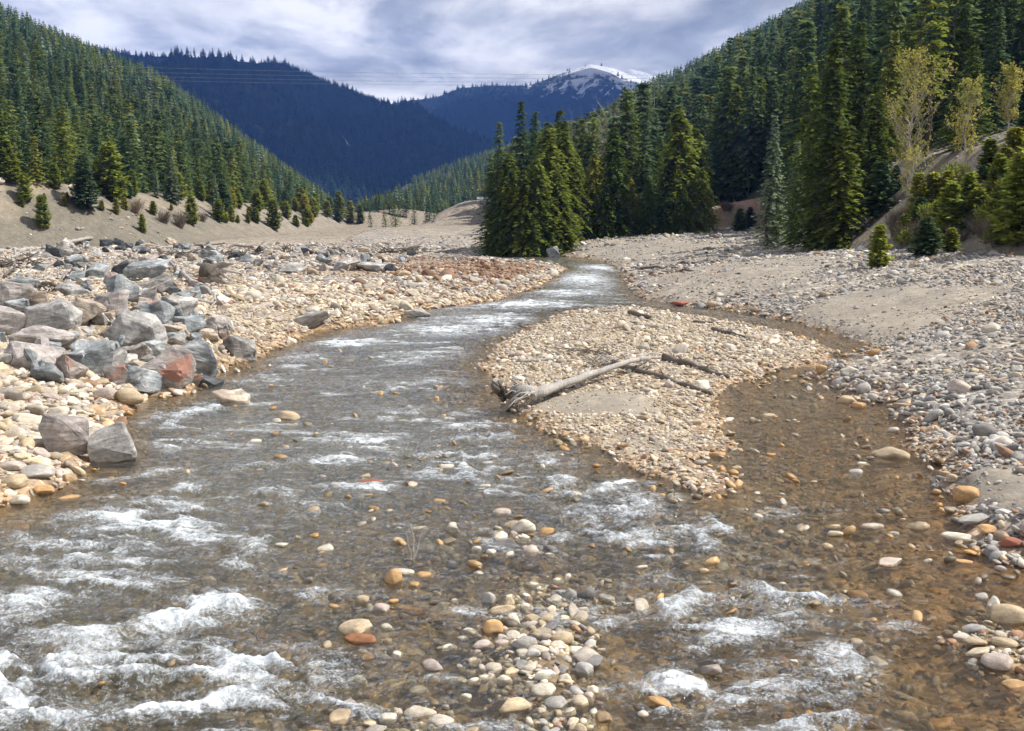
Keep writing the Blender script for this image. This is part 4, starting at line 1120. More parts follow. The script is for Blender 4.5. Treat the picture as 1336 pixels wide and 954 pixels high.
def decid(H, spread, leaves, seed, leafsize=0.2, nbr=34):
    """trunk with upswept limbs; returns trunk mesh, limb mesh, leaf mesh"""
    random.seed(seed)
    tb = MB(); lb = MB(); fb = MB()
    pts = [(0.25 * math.sin(i * 1.1) * i / 9, 0.2 * math.cos(i * 1.7) * i / 9, H * i / 9 - (0.3 if i == 0 else 0)) for i in range(10)]
    rad = [0.013 * H * (1 - i / 9.5) ** 0.9 + 0.012 for i in range(10)]
    tb.tube(pts, rad, 8)
    def twig(p, d, L, r, lev):
        q = [p]; dd = d.copy()
        for s in range(4):
            dd = (dd + Vector((rv(-.16, .16), rv(-.16, .16), rv(0.0, .16)))).normalized()
            q.append(q[-1] + dd * L / 4)
        lb.tube(q, [r * (1 - 0.22 * s) for s in range(5)], 4 if lev else 5, cap=False)
        if lev < 2:
            for s in range(4 if lev == 0 else 3):
                i = random.choice((1, 2, 3, 4))
                a = Vector((rv(-1, 1), rv(-1, 1), rv(-.1, .8))).normalized()
                twig(q[i], (dd * 0.8 + a * 0.8).normalized(), L * rv(0.35, 0.55), r * 0.5, lev + 1)
        if leaves and lev > 0:
            for s in range(leaves):
                p2 = q[random.choice((1, 2, 3, 4))] + Vector((rv(-1, 1), rv(-1, 1), rv(-1, 1))) * 0.035 * H * 0.5
                t = rv(0.75, 1.25)
                fb.card(p2, Vector((rv(-1, 1), rv(-1, 1), rv(-1, 1))).normalized() * leafsize * rv(.7, 1.3), leafsize * 0.3, (rv(-1, 1), rv(-1, 1), rv(-1, 1)), (t, t * rv(0.92, 1.08), t))
    for k in range(nbr):
        s = 0.2 + 0.78 * (k / nbr)
        i = min(8, int(s * 9)); fr = s * 9 - i
        p = Vector(pts[i]).lerp(Vector(pts[i + 1]), fr)
        az = k * 2.4 + rv(-.3, .3)
        env = math.sin(min(1, (s - 0.1) * 1.15) * math.pi) ** 0.7
        d = Vector((math.cos(az) * 0.75, math.sin(az) * 0.75, rv(0.6, 1.1))).normalized()
        twig(p, d, spread * (0.35 + 0.75 * env) * rv(0.75, 1.1), rad[i] * 0.45, 0)
    return tb.mesh('trunk', True), lb.mesh('limbs'), (fb.mesh('leaves') if leaves else None)

def bush_mesh(seed, n=900, up=0.9, tall=1.0):
    random.seed(seed); b = MB()
    lob = [(Vector((rv(-.45, .45), rv(-.45, .45), rv(0.25, 0.75))), rv(0.25, 0.45)) for _ in range(9)]
    for i in range(n):
        c, r = random.choice(lob)
        v = Vector((random.gauss(0, 1), random.gauss(0, 1), random.gauss(0, 1))).normalized()
        p = c + v * r * rv(0.6, 1.0)
        if p.z < 0.02: p.z = rv(0.02, 0.2)
        p.z *= tall
        t = rv(0.7, 1.25)
        b.card(p, (v + Vector((0, 0, up))).normalized() * rv(0.09, 0.17), 0.035, (rv(-1, 1), rv(-1, 1), rv(-1, 1)), (t, t, t))
    return b.mesh('foliage')

def stems_mesh(seed, n=60, spread=0.55):
    random.seed(seed); b = MB()
    for i in range(n):
        az = rv(0, 6.28); L = rv(0.6, 1.0)
        q = [Vector((rv(-.12, .12), rv(-.12, .12), -0.05))]; d = Vector((math.cos(az) * spread * rv(.3, 1), math.sin(az) * spread * rv(.3, 1), 1)).normalized()
        for s in range(4):
            d = (d + Vector((rv(-.2, .2), rv(-.2, .2), rv(-.05, .12)))).normalized(); q.append(q[-1] + d * L / 4)
        b.tube(q, [0.015 * (1 - s * 0.2) for s in range(5)], 3, cap=False)
        for _ in range(6):
            j = random.choice((1, 2, 3)); a = (d + Vector((rv(-.8, .8), rv(-.8, .8), rv(0, .4)))).normalized()
            b.tube([q[j], q[j] + a * L * 0.15, q[j] + a * L * 0.32 + Vector((0, 0, .03))], [0.007, 0.005, 0.003], 3, cap=False)
    return b.mesh('stems')

random.seed(21)
PRO = {}
def mk(kind, mat, n, **kw):
    PRO[kind] = []
    for i in range(n):
        c = conifer_crown(**kw); c.materials.append(M[mat])
        t = trunk_mesh(1.0, 0.012, 0.0); t.materials.append(M['bark'])
        PRO[kind].append((t, c))
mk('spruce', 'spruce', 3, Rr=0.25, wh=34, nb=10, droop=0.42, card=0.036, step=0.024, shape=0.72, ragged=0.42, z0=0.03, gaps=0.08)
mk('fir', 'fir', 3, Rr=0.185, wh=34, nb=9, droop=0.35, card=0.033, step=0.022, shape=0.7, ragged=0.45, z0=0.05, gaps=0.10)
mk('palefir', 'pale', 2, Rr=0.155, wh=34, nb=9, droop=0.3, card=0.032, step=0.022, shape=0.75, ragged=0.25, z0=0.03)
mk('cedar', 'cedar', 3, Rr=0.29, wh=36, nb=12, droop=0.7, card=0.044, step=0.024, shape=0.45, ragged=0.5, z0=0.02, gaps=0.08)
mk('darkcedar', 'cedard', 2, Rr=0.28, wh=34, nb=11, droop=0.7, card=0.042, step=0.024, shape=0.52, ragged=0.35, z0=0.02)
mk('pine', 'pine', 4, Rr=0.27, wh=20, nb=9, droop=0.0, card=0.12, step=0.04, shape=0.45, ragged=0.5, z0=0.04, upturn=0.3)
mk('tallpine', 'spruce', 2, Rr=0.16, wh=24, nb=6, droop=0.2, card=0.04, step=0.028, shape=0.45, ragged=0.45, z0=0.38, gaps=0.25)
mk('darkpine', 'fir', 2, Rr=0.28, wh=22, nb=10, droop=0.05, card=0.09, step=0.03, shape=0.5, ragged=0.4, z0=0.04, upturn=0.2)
PRO['wood'] = []
for rr_, sh_, gp_, zz_ in [(0.14, 0.8, 0.1, 0.1), (0.17, 0.75, 0.0, 0.06), (0.21, 0.6, 0.1, 0.05), (0.12, 0.55, 0.25, 0.25), (0.19, 0.9, 0.2, 0.12), (0.15, 0.65, 0.3, 0.3), (0.23, 0.7, 0.0, 0.04), (0.13, 1.0, 0.15, 0.15)]:
    mk('tmp', 'forest', 1, Rr=rr_, wh=17, nb=7, droop=0.4, card=0.06, step=0.05, shape=sh_, ragged=0.5, z0=zz_, gaps=gp_)
    PRO['wood'].append(PRO['tmp'][0])

CATN = {'spruce': 'spruce_tree', 'fir': 'fir_tree', 'palefir': 'fir_tree', 'cedar': 'cedar_tree', 'darkcedar': 'cedar_tree', 'pine': 'young_pine', 'tallpine': 'pine_tree',
        'darkpine': 'young_pine', 'wood': 'conifer_tree'}
def tree(kind, x, y, h, label, group, wide=1.0, sink=0.1, z=None):
    t, c = random.choice(PRO[kind])
    if z is None: z = float(height(np.array([x]), np.array([y]))[0])
    e = empty(CATN[kind], (x, y, z - sink), rv(0, 6.28), (h * wide, h * wide, h))
    tag(e, label, 'tree', group)
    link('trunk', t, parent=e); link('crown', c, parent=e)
    return e

def tree_px(kind, px, Y, top, label, group, wide=1.0):
    t, e = te(px, top)
    x = t * Y; z = float(height(np.array([x]), np.array([Y]))[0])
    return tree(kind, x, Y, max(1.0, CAMZ + e * Y - z), label, group, wide, z=z)

def tree_hit(kind, px, base, top, label, group, wide=1.0):
    x, y, z = hit(px, base)
    t, e = te(px, top)
    return tree(kind, x, y, max(0.8, CAMZ + e * y - z), label, group, wide, z=z)

G1 = 'conifers of the grove at the river bend'; G2 = 'tall conifers above the right bank'; G3 = 'young trees on the left earth bank'; G4 = 'young trees on the right bank'
GROVE = [
    ('fir', 651, 130, 160, 'thin dark fir spire at the left edge of the river-bend grove', .9), ('fir', 680, 133, 133, 'tallest fir, left half of the grove, pointed top against the mountain', .9),
    ('fir', 698, 138, 146, 'second tall fir right beside the tallest in the grove', 1.0), ('cedar', 664, 129, 200, 'yellow-green cedar at the left front of the grove', 1.0),
    ('cedar', 716, 134, 160, 'bright yellow-green cedar below the two tall firs', 1.0), ('cedar', 737, 138, 172, 'bright cedar on the right shoulder of the left clump', 1.0),
    ('fir', 640, 129, 215, 'dark fir at the lowest left corner of the grove', 1.3), ('cedar', 752, 140, 198, 'narrow cedar between the two clumps of the grove', .8),
    ('cedar', 700, 127, 208, 'broad front cedar in the left clump', 1.2), ('cedar', 727, 129, 225, 'lower front cedar at right of the left clump', 1.2), ('cedar', 682, 126, 222, 'lower front cedar in the middle of the left clump', 1.2),
    ('darkcedar', 801, 141, 166, 'dark rounded cedar in the middle of the grove', 1.0), ('cedar', 776, 145, 200, 'olive cedar just left of the dark rounded one', .9), ('cedar', 822, 143, 230, 'low yellow-green cedar in front right of the dark one', 1.0),
    ('fir', 842, 147, 150, 'dark narrow fir right of the dark rounded cedar', 1.1), ('fir', 862, 152, 178, 'short fir between the narrow fir and the yellow cedar', 1.2),
    ('cedar', 886, 141, 138, 'tall yellow-green cedar at right end of the grove', 1.0), ('cedar', 908, 144, 168, 'cedar leaning on the tall yellow-green one, further right', 1.0), ('darkcedar', 872, 140, 215, 'dark low cedar at the foot of the tall yellow-green one', 1.1),
    ('cedar', 916, 139, 218, 'lowest cedar at the right end of the grove', 1.1), ('darkcedar', 761, 141, 238, 'dark low cedar in the gap between clumps', 1.0), ('darkcedar', 846, 140, 235, 'dark low cedar under the narrow fir', 1.0), ('darkcedar', 892, 137, 242, 'small dark cedar in front of the yellow-green one', 1.0),
    ('cedar', 742, 152, 185, 'cedar in the second row behind the right shoulder of the left clump', 1.0), ('fir', 768, 158, 178, 'fir in the second row above the gap between clumps', 1.1), ('cedar', 785, 150, 208, 'cedar in the second row left of the dark rounded one', 1.0),
    ('fir', 812, 160, 185, 'fir in the second row right of the dark rounded cedar', 1.1), ('cedar', 833, 155, 205, 'cedar in the second row beside the narrow dark fir', 1.0), ('cedar', 856, 158, 192, 'cedar in the second row left of the tall yellow-green one', 1.0), ('fir', 872, 160, 160, 'fir standing directly behind the tall yellow-green cedar', 1.0),
    ('darkcedar', 655, 127, 250, 'small dark cedar at the river end of the grove', 1.2), ('darkcedar', 708, 127, 255, 'dark cedar skirt below the broad front cedar', 1.3), ('darkcedar', 735, 129, 258, 'dark cedar skirt beside the gap of the grove', 1.2),
    ('darkcedar', 790, 139, 240, 'dark low cedar below the dark rounded one', 1.2), ('fir', 935, 184, 190, 'slim fir behind the right end of the grove', 1.1), ('fir', 955, 186, 170, 'bluish fir standing behind the earth cutting', 1.1)]
for k, px, Y, top, lb, w in GROVE: tree_px(k, px, Y, top, lb, G1, w)
RIGHTT = [
    ('palefir', 1011, 96, 150, 'pale blue-green spire fir left of the great spruce', 1.0), ('palefir', 1041, 99, 185, 'shorter pale fir between the spire fir and great spruce', 1.1),
    ('spruce', 1090, 85, 52, 'great broad green spruce at the edge of the gravel', 1.0), ('spruce', 1122, 92, 30, 'tall spruce rising just behind the great one', .95), ('spruce', 1145, 88, 110, 'mid-height spruce right of the great one', 1.1),
    ('spruce', 1066, 92, 120, 'dark spruce on the left shoulder of the great one', 1.0), ('spruce', 1102, 83, 165, 'lower spruce skirting the foot of the great one', 1.3), ('darkpine', 1150, 83, 210, 'low dark fir at the right foot of the great spruce', 1.2),
    ('fir', 975, 186, 100, 'tall bluish fir in the forest edge left of the spire fir', 1.1), ('fir', 992, 184, 125, 'fir right behind the tall bluish one', 1.1), ('tallpine', 1216, 93, -40, 'tall pine with a long bare trunk above the yellow tree', 1.0),
    ('tallpine', 1248, 112, -30, 'tall pine at the top edge right of the bare-trunk pine', 1.0), ('spruce', 1272, 84, 58, 'rounded green spruce behind the bright yellow saplings', 1.2), ('spruce', 1252, 89, 92, 'spruce tucked between the two yellow trees', 1.1),
    ('spruce', 1168, 104, 42, 'spruce behind and left of the big yellow tree', 1.0), ('fir', 1305, 98, 10, 'tall fir high on the slope near the right edge', 1.1), ('fir', 1332, 104, 25, 'fir cut by the right picture edge', 1.1), ('spruce', 1190, 112, 20, 'spruce crown directly behind the big yellow tree', 1.0),
    ('darkpine', 1170, 88, 215, 'dark young fir in shade below the big yellow tree', 1.0), ('spruce', 1060, 104, 85, 'slender spruce behind the left shoulder of the great one', .9)]
for k, px, Y, top, lb, w in RIGHTT: tree_px(k, px, Y, top, lb, G2, w)
for k, px, b, top, lb, w in [
    ('pine', 1146, 350, 292, 'small bright young pine standing alone on the cobbles', 1.0), ('darkpine', 1207, 334, 282, 'dark round young fir at the toe of the right bank', 1.6),
    ('pine', 1237, 316, 236, 'yellow-green young pine above the dark round fir', 1.0), ('pine', 1332, 320, 195, 'big bright green young pine at the right picture edge', 1.1), ('pine', 1310, 318, 258, 'low pine left of the big one at the right edge', 1.3),
    ('pine', 1262, 285, 225, 'young pine halfway up the right earth bank', .9), ('pine', 1300, 262, 200, 'young pine near the top of the right earth bank', .9), ('darkpine', 965, 302, 272, 'low dark young fir at the left of the earth cutting', 1.4),
    ('darkpine', 978, 300, 270, 'low dark young fir next to the leftmost one by the cutting', 1.2), ('pine', 1196, 292, 225, 'thin young pine under the big yellow tree', .8), ('darkpine', 1015, 308, 276, 'low fir at the foot of the pale spire fir', 1.6), ('darkpine', 1040, 312, 285, 'low fir at the foot of the shorter pale fir', 1.6)]:
    tree_hit(k, px, b, top, lb, G4, w)
for k, px, b, top, lb, w in [
    ('pine', 33, 263, 226, 'small pine on the bank near the left edge', 1.0), ('pine', 56, 298, 254, 'lowest small pine on the slope at left', .9), ('darkpine', 111, 274, 203, 'big dark dense pine on the left bank', 1.0),
    ('pine', 146, 264, 187, 'tall light green pine right of the big dark one', .95), ('pine', 174, 256, 222, 'small pine beside the tall light green one', .9), ('palefir', 204, 258, 222, 'small bluish fir left of the tall spire on the bank', 1.3),
    ('palefir', 225, 266, 195, 'tall bluish spire fir with dark skirt on the left bank', 1.4), ('pine', 186, 304, 279, 'tiny pine low on the slope below the shrubs', .9), ('pine', 250, 294, 254, 'pine low on the slope right of the spire fir', .9),
    ('palefir', 281, 282, 226, 'bluish spire fir midway along the bank', 1.3), ('pine', 286, 290, 260, 'short pine at the foot of the midway spire fir', 1.1), ('pine', 302, 289, 268, 'tiny pine right of the midway spire fir', 1.0),
    ('pine', 346, 272, 235, 'yellow-green pine toward the far end of the bank', 1.0), ('pine', 357, 300, 260, 'pine below the yellow-green one at the bank end', 1.0), ('pine', 398, 284, 256, 'bright pine at the end of the left bank', 1.1),
    ('pine', 412, 278, 252, 'second bright pine at the end of the left bank', 1.0), ('pine', 443, 287, 250, 'pointed pine standing past the bank end', .9), ('pine', 457, 291, 262, 'shorter pine past the bank end', 1.0),
    ('pine', 72, 246, 213, 'small pine on the bank rim at left', 1.1), ('pine', 6, 238, 178, 'pine cut by the left picture edge on the rim', 1.0), ('pine', 16, 240, 200, 'lower pine beside the one at the left edge', 1.2),
    ('pine', 152, 280, 258, 'tiny pine between the big dark pine and the shrubs', .9), ('pine', 88, 265, 250, 'tiny pine left of the big dark one', .9), ('pine', 128, 252, 212, 'pine half hidden behind the big dark one', 1.0), ('pine', 262, 262, 235, 'small pine on the rim right of the spire fir', 1.0),
    ('pine', 310, 270, 246, 'small pine on the rim past the midway fir', 1.0), ('pine', 427, 284, 262, 'little pine on the far bank rim', 1.1), ('pine', 470, 292, 268, 'last pine where the bank meets the flat', 1.0), ('pine', 385, 276, 258, 'rounded little pine near the bank end', 1.2)]:
    tree_hit(k, px, b, top, lb, G3, w)
for i, (px, b, hh) in enumerate([(1225, 310, 50), (1250, 300, 46), (1275, 292, 48), (1298, 300, 50), (1320, 285, 60), (1280, 255, 40), (1310, 235, 44), (1265, 270, 46), (1322, 215, 50), (1290, 225, 44), (1334, 195, 50), (1215, 275, 50), (1235, 262, 40), (1310, 275, 50), (1200, 300, 44), (1240, 330, 34), (1180, 318, 40), (1334, 250, 50)]):
    tree_hit(random.choice(['pine', 'pine', 'darkpine']), px, b, b - hh, 'bushy young tree among the brush of the right earth bank', 'bushy young trees scattered over the right earth bank', 1.3)
for i in range(20):
    px = rv(0, 450); b = np.interp(px, [0, 200, 300, 470], [236, 258, 272, 288]) + rv(-4, 8)
    tree_hit(random.choice(['pine', 'pine', 'palefir', 'darkpine']), px, b, b - rv(18, 38), 'bushy young conifer on the rim of the left bank', 'bushy young conifers along the left bank rim', 1.2)
for i in range(22):
    px = rv(0, 470); b = np.interp(px, [0, 200, 300, 470], [250, 272, 285, 292]) + rv(-8, 22) * (1 - px / 600)
    tree_hit('pine', px, b, b - rv(9, 20), 'tiny seedling pine on the slope of the left bank', 'tiny seedling pines on the left bank', 1.3)
# tiny dark trees on the far flat
for i in range(22):
    px = 478 + i * 4.6 + rv(-2, 2); Y = rv(330, 470)
    x = te(px, 290)[0] * Y
    tree('wood', x, Y, rv(5, 10), 'tiny dark conifer on the earth mounds at the far end of the flat', 'tiny conifers on the far mounds', 1.3)

# yellow budding trees, bare trees, shrubs
def decid_tree(px, Y, top, spread, leaves, seed, label, name, group, bark='palebark', leafm='yellow', base=None, nbr=34):
    if base is not None: x, Y, z = hit(px, base)
    else:
        x = te(px, top)[0] * Y; z = float(height(np.array([x]), np.array([Y]))[0])
    h = CAMZ + te(px, top)[1] * Y - z
    t, l, f = decid(h, h * spread, leaves, seed, nbr=nbr)
    t.materials.append(M[bark]); l.materials.append(M[bark])
    e = empty(name, (x, Y, z)); tag(e, label, 'tree', group)
    link('trunk', t, parent=e); link('limbs', l, parent=e)
    if f: f.materials.append(M[leafm]); link('leaves', f, parent=e)
GY = 'yellow budding trees on the right slope'
decid_tree(1194, 79, 82, 0.24, 4, 1, 'tallest yellow-orange budding tree with pale trunk on right slope', 'cottonwood_tree', GY, nbr=40)
decid_tree(1265, 74, 112, 0.22, 3, 2, 'thin yellow-green budding tree right of the tallest yellow one', 'cottonwood_tree', GY)
decid_tree(1320, 78, 92, 0.24, 4, 3, 'yellow-orange budding tree near the right picture edge', 'cottonwood_tree', GY)
decid_tree(1190, 76, 205, 0.35, 1, 4, 'low pale leafless sapling below the tallest yellow tree', 'bare_tree', None)
for i, (px, Y, top, lb) in enumerate([(776, 172, 162, 'leftmost bare grey tree behind the grove'), (803, 176, 148, 'bare grey tree above the dark rounded cedar'), (824, 182, 144, 'highest bare pinkish-grey tree behind the grove'),
                                      (762, 180, 176, 'low bare tree over the gap of the grove'), (868, 190, 160, 'bare twiggy tree left of the tall yellow-green cedar')]):
    decid_tree(px, Y, top, 0.34, 0, 11 + i, lb, 'bare_tree', 'bare trees behind the grove', nbr=30)
bushes = [bush_mesh(i, 700) for i in range(3)]; stems = [stems_mesh(i + 5) for i in range(3)]
for b in stems: b.materials.append(M['brush'])
def shrub(px, py, w, h, label, group, leafy=None):
    x, y, z = hit(px, py); D = y
    a = w / F_PX * D; hh = h / F_PX * D
    if leafy:
        e = empty('shrub', (x, y, z - 0.05), rv(0, 6), (a / 1.2, a / 1.2, hh)); tag(e, label, 'shrub', group)
        me = random.choice(bushes)
        if not me.materials: me.materials.append(M['pine'])
        link('stems', random.choice(stems), parent=e); link('foliage', me, parent=e)
    else:
        o = link('shrub', random.choice(stems), loc=(x, y, z - 0.05), rot=(0, 0, rv(0, 6)), scale=(a, a, hh)); tag(o, label, 'shrub', group)
for px, py, w, h, lb in [(178, 280, 26, 24, 'grey leafless shrub on the left bank below the small pines'), (235, 298, 26, 24, 'grey leafless shrub right of the tiny low pine'), (215, 292, 24, 20, 'brown leafless shrub left of the low slope pine'),
                         (265, 290, 16, 14, 'small leafless shrub near the midway spire fir')]: shrub(px, py, w, h, lb, 'leafless shrubs on the left bank')
for i in range(60):
    px = rv(1165, 1336); py = rv(195, 320)
    if py < 330 - (px - 1165) * 0.75: py = rv(290, 322)
    shrub(px, py, rv(20, 36), rv(18, 34), 'brown leafless brush tangled on the right earth bank', 'leafless brush on the right bank')
for px, py, w, h, lb in [(1180, 322, 30, 22, 'low leafy shrub at the left end of the right bank'), (1300, 322, 40, 24, 'leafy shrub at the toe of the right bank'), (1250, 240, 34, 26, 'leafy shrub under the thin yellow tree'), (1218, 300, 40, 34, 'leafy green shrub above the dark round fir'), (1290, 300, 44, 36, 'leafy green shrub in the middle of the right bank'), (1325, 262, 44, 34, 'leafy green shrub high at the right edge'),
                         (1275, 262, 34, 26, 'small leafy shrub below the thin yellow tree')]: shrub(px, py, w, h, lb, 'leafy shrubs on the right bank', True)
for i in range(14):
    shrub(rv(925, 1010), rv(272, 302), rv(10, 18), rv(8, 14), 'dry brush on the reddish earth cutting', 'dry brush on the cutting')

# ---------------------------------------------------------------- hillside forests
def forest():
    Xs = []; Ys = []
    y = 84.0
    while y < 1180:
        s = 3.9 * max(1, y / 220) ** 0.55
        xs = np.arange(-1.0 * y, 0.85 * y, s)
        Xs.append(xs + rng.uniform(-.45, .45, len(xs)) * s); Ys.append(y + rng.uniform(-.45, .45, len(xs)) * s)
        y += s
    x = np.concatenate(Xs); y = np.concatenate(Ys)
    z, d, di, water, left, s, s2, hl, dw = height(x, y, parts=True)
    t = x / y
    ok = hl & (rng.random(len(x)) < 0.95) & ((fbm(x * 0.035, y * 0.02, 4, 520) > 0.36) | (y < 230))
    ok &= (t > -0.62) & (t < 0.62)
    # keep the road cutting and the slope of the right bank open
    ok &= ~((x < np.interp(y, RT_Y, RT_X) + 5.5) & (y < 120) & (x > 0))
    ok |= (s > 14) & (x < 0) & (y < 260) & (rng.random(len(x)) < 0.8) & (t > -0.62)
    ok |= (x > 0) & (y > 150) & (y < 260) & (t > 0.02) & (t < 0.32) & (rng.random(len(x)) < 0.75)
    ok &= ~((x > 0) & (y < 180) & (t > 0.15) & (t < 0.275))
    x, y, z, t = x[ok], y[ok], z[ok], t[ok]
    # drop trees behind the crest
    cr = np.where(t < -0.1, 720, np.where(t > 0.04, 840, 1175))
    k = y < cr + 10
    x, y, z, t = x[k], y[k], z[k], t[k]
    n = len(x)
    h = rng.uniform(0.45, 1.2, n) * (0.75 + 0.5 * fbm(x * 0.03, y * 0.03, 3, 510)) * np.where(x > 0, 17, 10.8) * (1 + 0.25 * fbm(x * .02, y * .02, 2, 8))
    h = np.where((y < 180) & (x < 0), h * 0.85, h)
    # crowns end where the skyline of the wooded slopes is
    SKY = [(-400, -260), (0, -2), (40, 18), (100, 46), (150, 66), (200, 86), (250, 120), (330, 180), (400, 232), (450, 268), (500, 250), (540, 228), (600, 205), (640, 192), (700, 172), (760, 158),
           (850, 100), (900, 78), (960, 46), (1020, 12), (1060, -8), (1336, -190), (1700, -380)]
    ts_, es_ = curve_te(SKY)
    hm = CAMZ + np.interp(t, ts_, es_) * y - z
    hm = hm * (1 + rng.normal(0, 0.03, n)) + rng.normal(0, 0.8, n)
    h = np.minimum(h, hm)
    k = h > 4.5
    x, y, z, t, h = x[k], y[k], z[k], t[k], h[k]; n = len(x)
    f = y
    px, py = proj(x, y, z + h)
    vis = (px > -5) & (px < 1341) & (py > -250) & (py < 330)
    # rough visibility: a tree counts by how much of it clears the sight line of those in front
    ap = np.where(vis, h / f * F_PX, 0)
    order = np.argsort(-ap)
    pick = order[:215]
    for j in pick:
        if x[j] < 0: lb, g = 'dark conifer in the lowest rows of the left hillside forest', 'front conifers of the left hillside forest'
        else: lb, g = 'dark conifer in the nearest rows of the right hillside forest', 'front conifers of the right hillside forest'
        if x[j] < 0: kind = random.choice(['wood', 'wood', 'wood', 'fir'])
        else: kind = random.choice(['wood', 'fir', 'spruce', 'wood', 'fir'])
        e = tree(kind, float(x[j]), float(y[j]), float(h[j]), lb, g, rv(1.0, 1.25), z=float(z[j]))
        e.name = 'conifer_tree'
    rest = np.ones(n, bool); rest[pick] = False
    x, y, z, h = x[rest], y[rest], z[rest], h[rest]
    n = len(x)
    # medium crowns close by, light ones far off
    protos = [PRO['wood'][i][1] for i in range(8)] + [low_crown(Rr=rv(0.12, 0.22)) for _ in range(6)]
    for p in protos[8:]: p.materials.append(M['forest'])
    def recol(p, mt):
        q_ = p.copy(); q_.materials.clear(); q_.materials.append(M[mt]); return q_
    nb = len(protos)
    protos += [recol(protos[1], 'pale'), recol(protos[6], 'cedar'), recol(protos[3], 'brush'), recol(protos[9], 'pale'), recol(protos[11], 'cedar'), recol(protos[2], 'spruce')]
    var = np.where(y < 420, rng.integers(0, 8, n), rng.integers(8, 14, n))
    wd = rng.uniform(0.8, 1.45, n)
    u_ = rng.random(n); cl = fbm(x * 0.02, y * 0.012, 3, 533)
    alt = u_ < 0.08 + 0.35 * sm(0.5, 0.7, cl)
    var = np.where(alt, np.where(y < 420, np.where(u_ < 0.05, 14, np.where(u_ < 0.12, 15, 19)), np.where(u_ < 0.07, 17, 18)), var)
    var = np.where((rng.random(n) < 0.02) & (x > 0) & (y < 420), 16, var)
    o = scatter('forest', np.stack([x, y, z - 0.3], 1), np.stack([rng.normal(0, 0.02, n), rng.normal(0, 0.02, n), rng.uniform(0, 6.28, n)], 1), np.stack([h * wd, h * wd, h], 1), var, np.ones((n, 4)), protos)
    tag(o, 'dense conifer forest covering the hillsides on both sides of the valley', 'forest', None, 'stuff')
    print('forest', n)
    # the far mountains
    Xs = []; Ys = []
    y = 1400.0
    while y < 5650:
        s = 11.5 * (y / 1500) ** 0.75
        lo = -0.50 if y < 3250 else -0.20
        hi = 0.06 if y < 3250 else 0.20
        xs = np.arange(lo * y, hi * y, s)
        Xs.append(xs + rng.uniform(-.45, .45, len(xs)) * s); Ys.append(y + rng.uniform(-.45, .45, len(xs)) * s)
        y += s * 1.3
    x = np.concatenate(Xs); y = np.concatenate(Ys)
    z = mheight(x, y)
    t = x / y
    sn = sm(430, 760, z) * sm(0.0, 0.07, t) * (y > 3400)
    ok = (z > 6) & (rng.random(len(x)) < 0.9 - 0.8 * sn)
    e1 = z / y
    x, y, z = x[ok], y[ok], z[ok]
    n = len(x); h = rng.uniform(14, 24, n) * (1 + 0.25 * (y > 3300))
    wd = rng.uniform(1.1, 1.6, n)
    mm = [p.copy() for p in protos[8:14]]
    for p in mm: p.materials.clear(); p.materials.append(M['farwood'])
    o = scatter('far_forest', np.stack([x, y, z - 1], 1), np.stack([np.zeros(n), np.zeros(n), rng.uniform(0, 6.28, n)], 1), np.stack([h * wd, h * wd, h], 1), rng.integers(0, 6, n), np.ones((n, 4)), mm)
    tag(o, 'distant conifer forest covering the blue mountains at the end of the valley', 'forest', None, 'stuff')
    print('far forest', n)
forest()
# ---------------------------------------------------------------- driftwood
def bent(p0, p1, n, j, sag=0.0):
    p0 = Vector(p0); p1 = Vector(p1); L = (p1 - p0).length
    return [p0.lerp(p1, i / n) + Vector((rv(-j, j), rv(-j, j), rv(-j, j))) * L * (0 if i in (0, n) else 1) + Vector((0, 0, -sag * math.sin(math.pi * i / n))) for i in range(n + 1)]

def w3(px, py, dz=0.0):
    x, y, z = hit(px, py); return Vector((x, y, max(z, 0.0) + dz))

def log_obj(name, pa, pb, r0, r1, mat, label, cat='log', group=None, dz=0.0, j=0.012, stubs=4):
    a = w3(*pa, dz=r0 * 0.8 + dz); b = w3(*pb, dz=r1 * 0.8)
    mb = MB(); pts = bent((0, 0, 0), b - a, 9, j)
    rad = [lerp(r0, r1, i / 9) * rv(0.92, 1.08) for i in range(10)]
    mb.tube(pts, rad, 10, jit=0.06)
    for _ in range(stubs):
        i = random.randint(1, 8); d = Vector((rv(-1, 1), rv(-1, 1), rv(0.1, 1))).normalized()
        mb.tube([pts[i], pts[i] + d * (rad[i] + rv(.05, .25)), ], [rad[i] * 0.35, rad[i] * 0.15], 5)
    me = mb.mesh(name, True); me.materials.append(M[mat])
    o = link(name, me, loc=a); tag(o, label, cat, group)
    return o

random.seed(3)
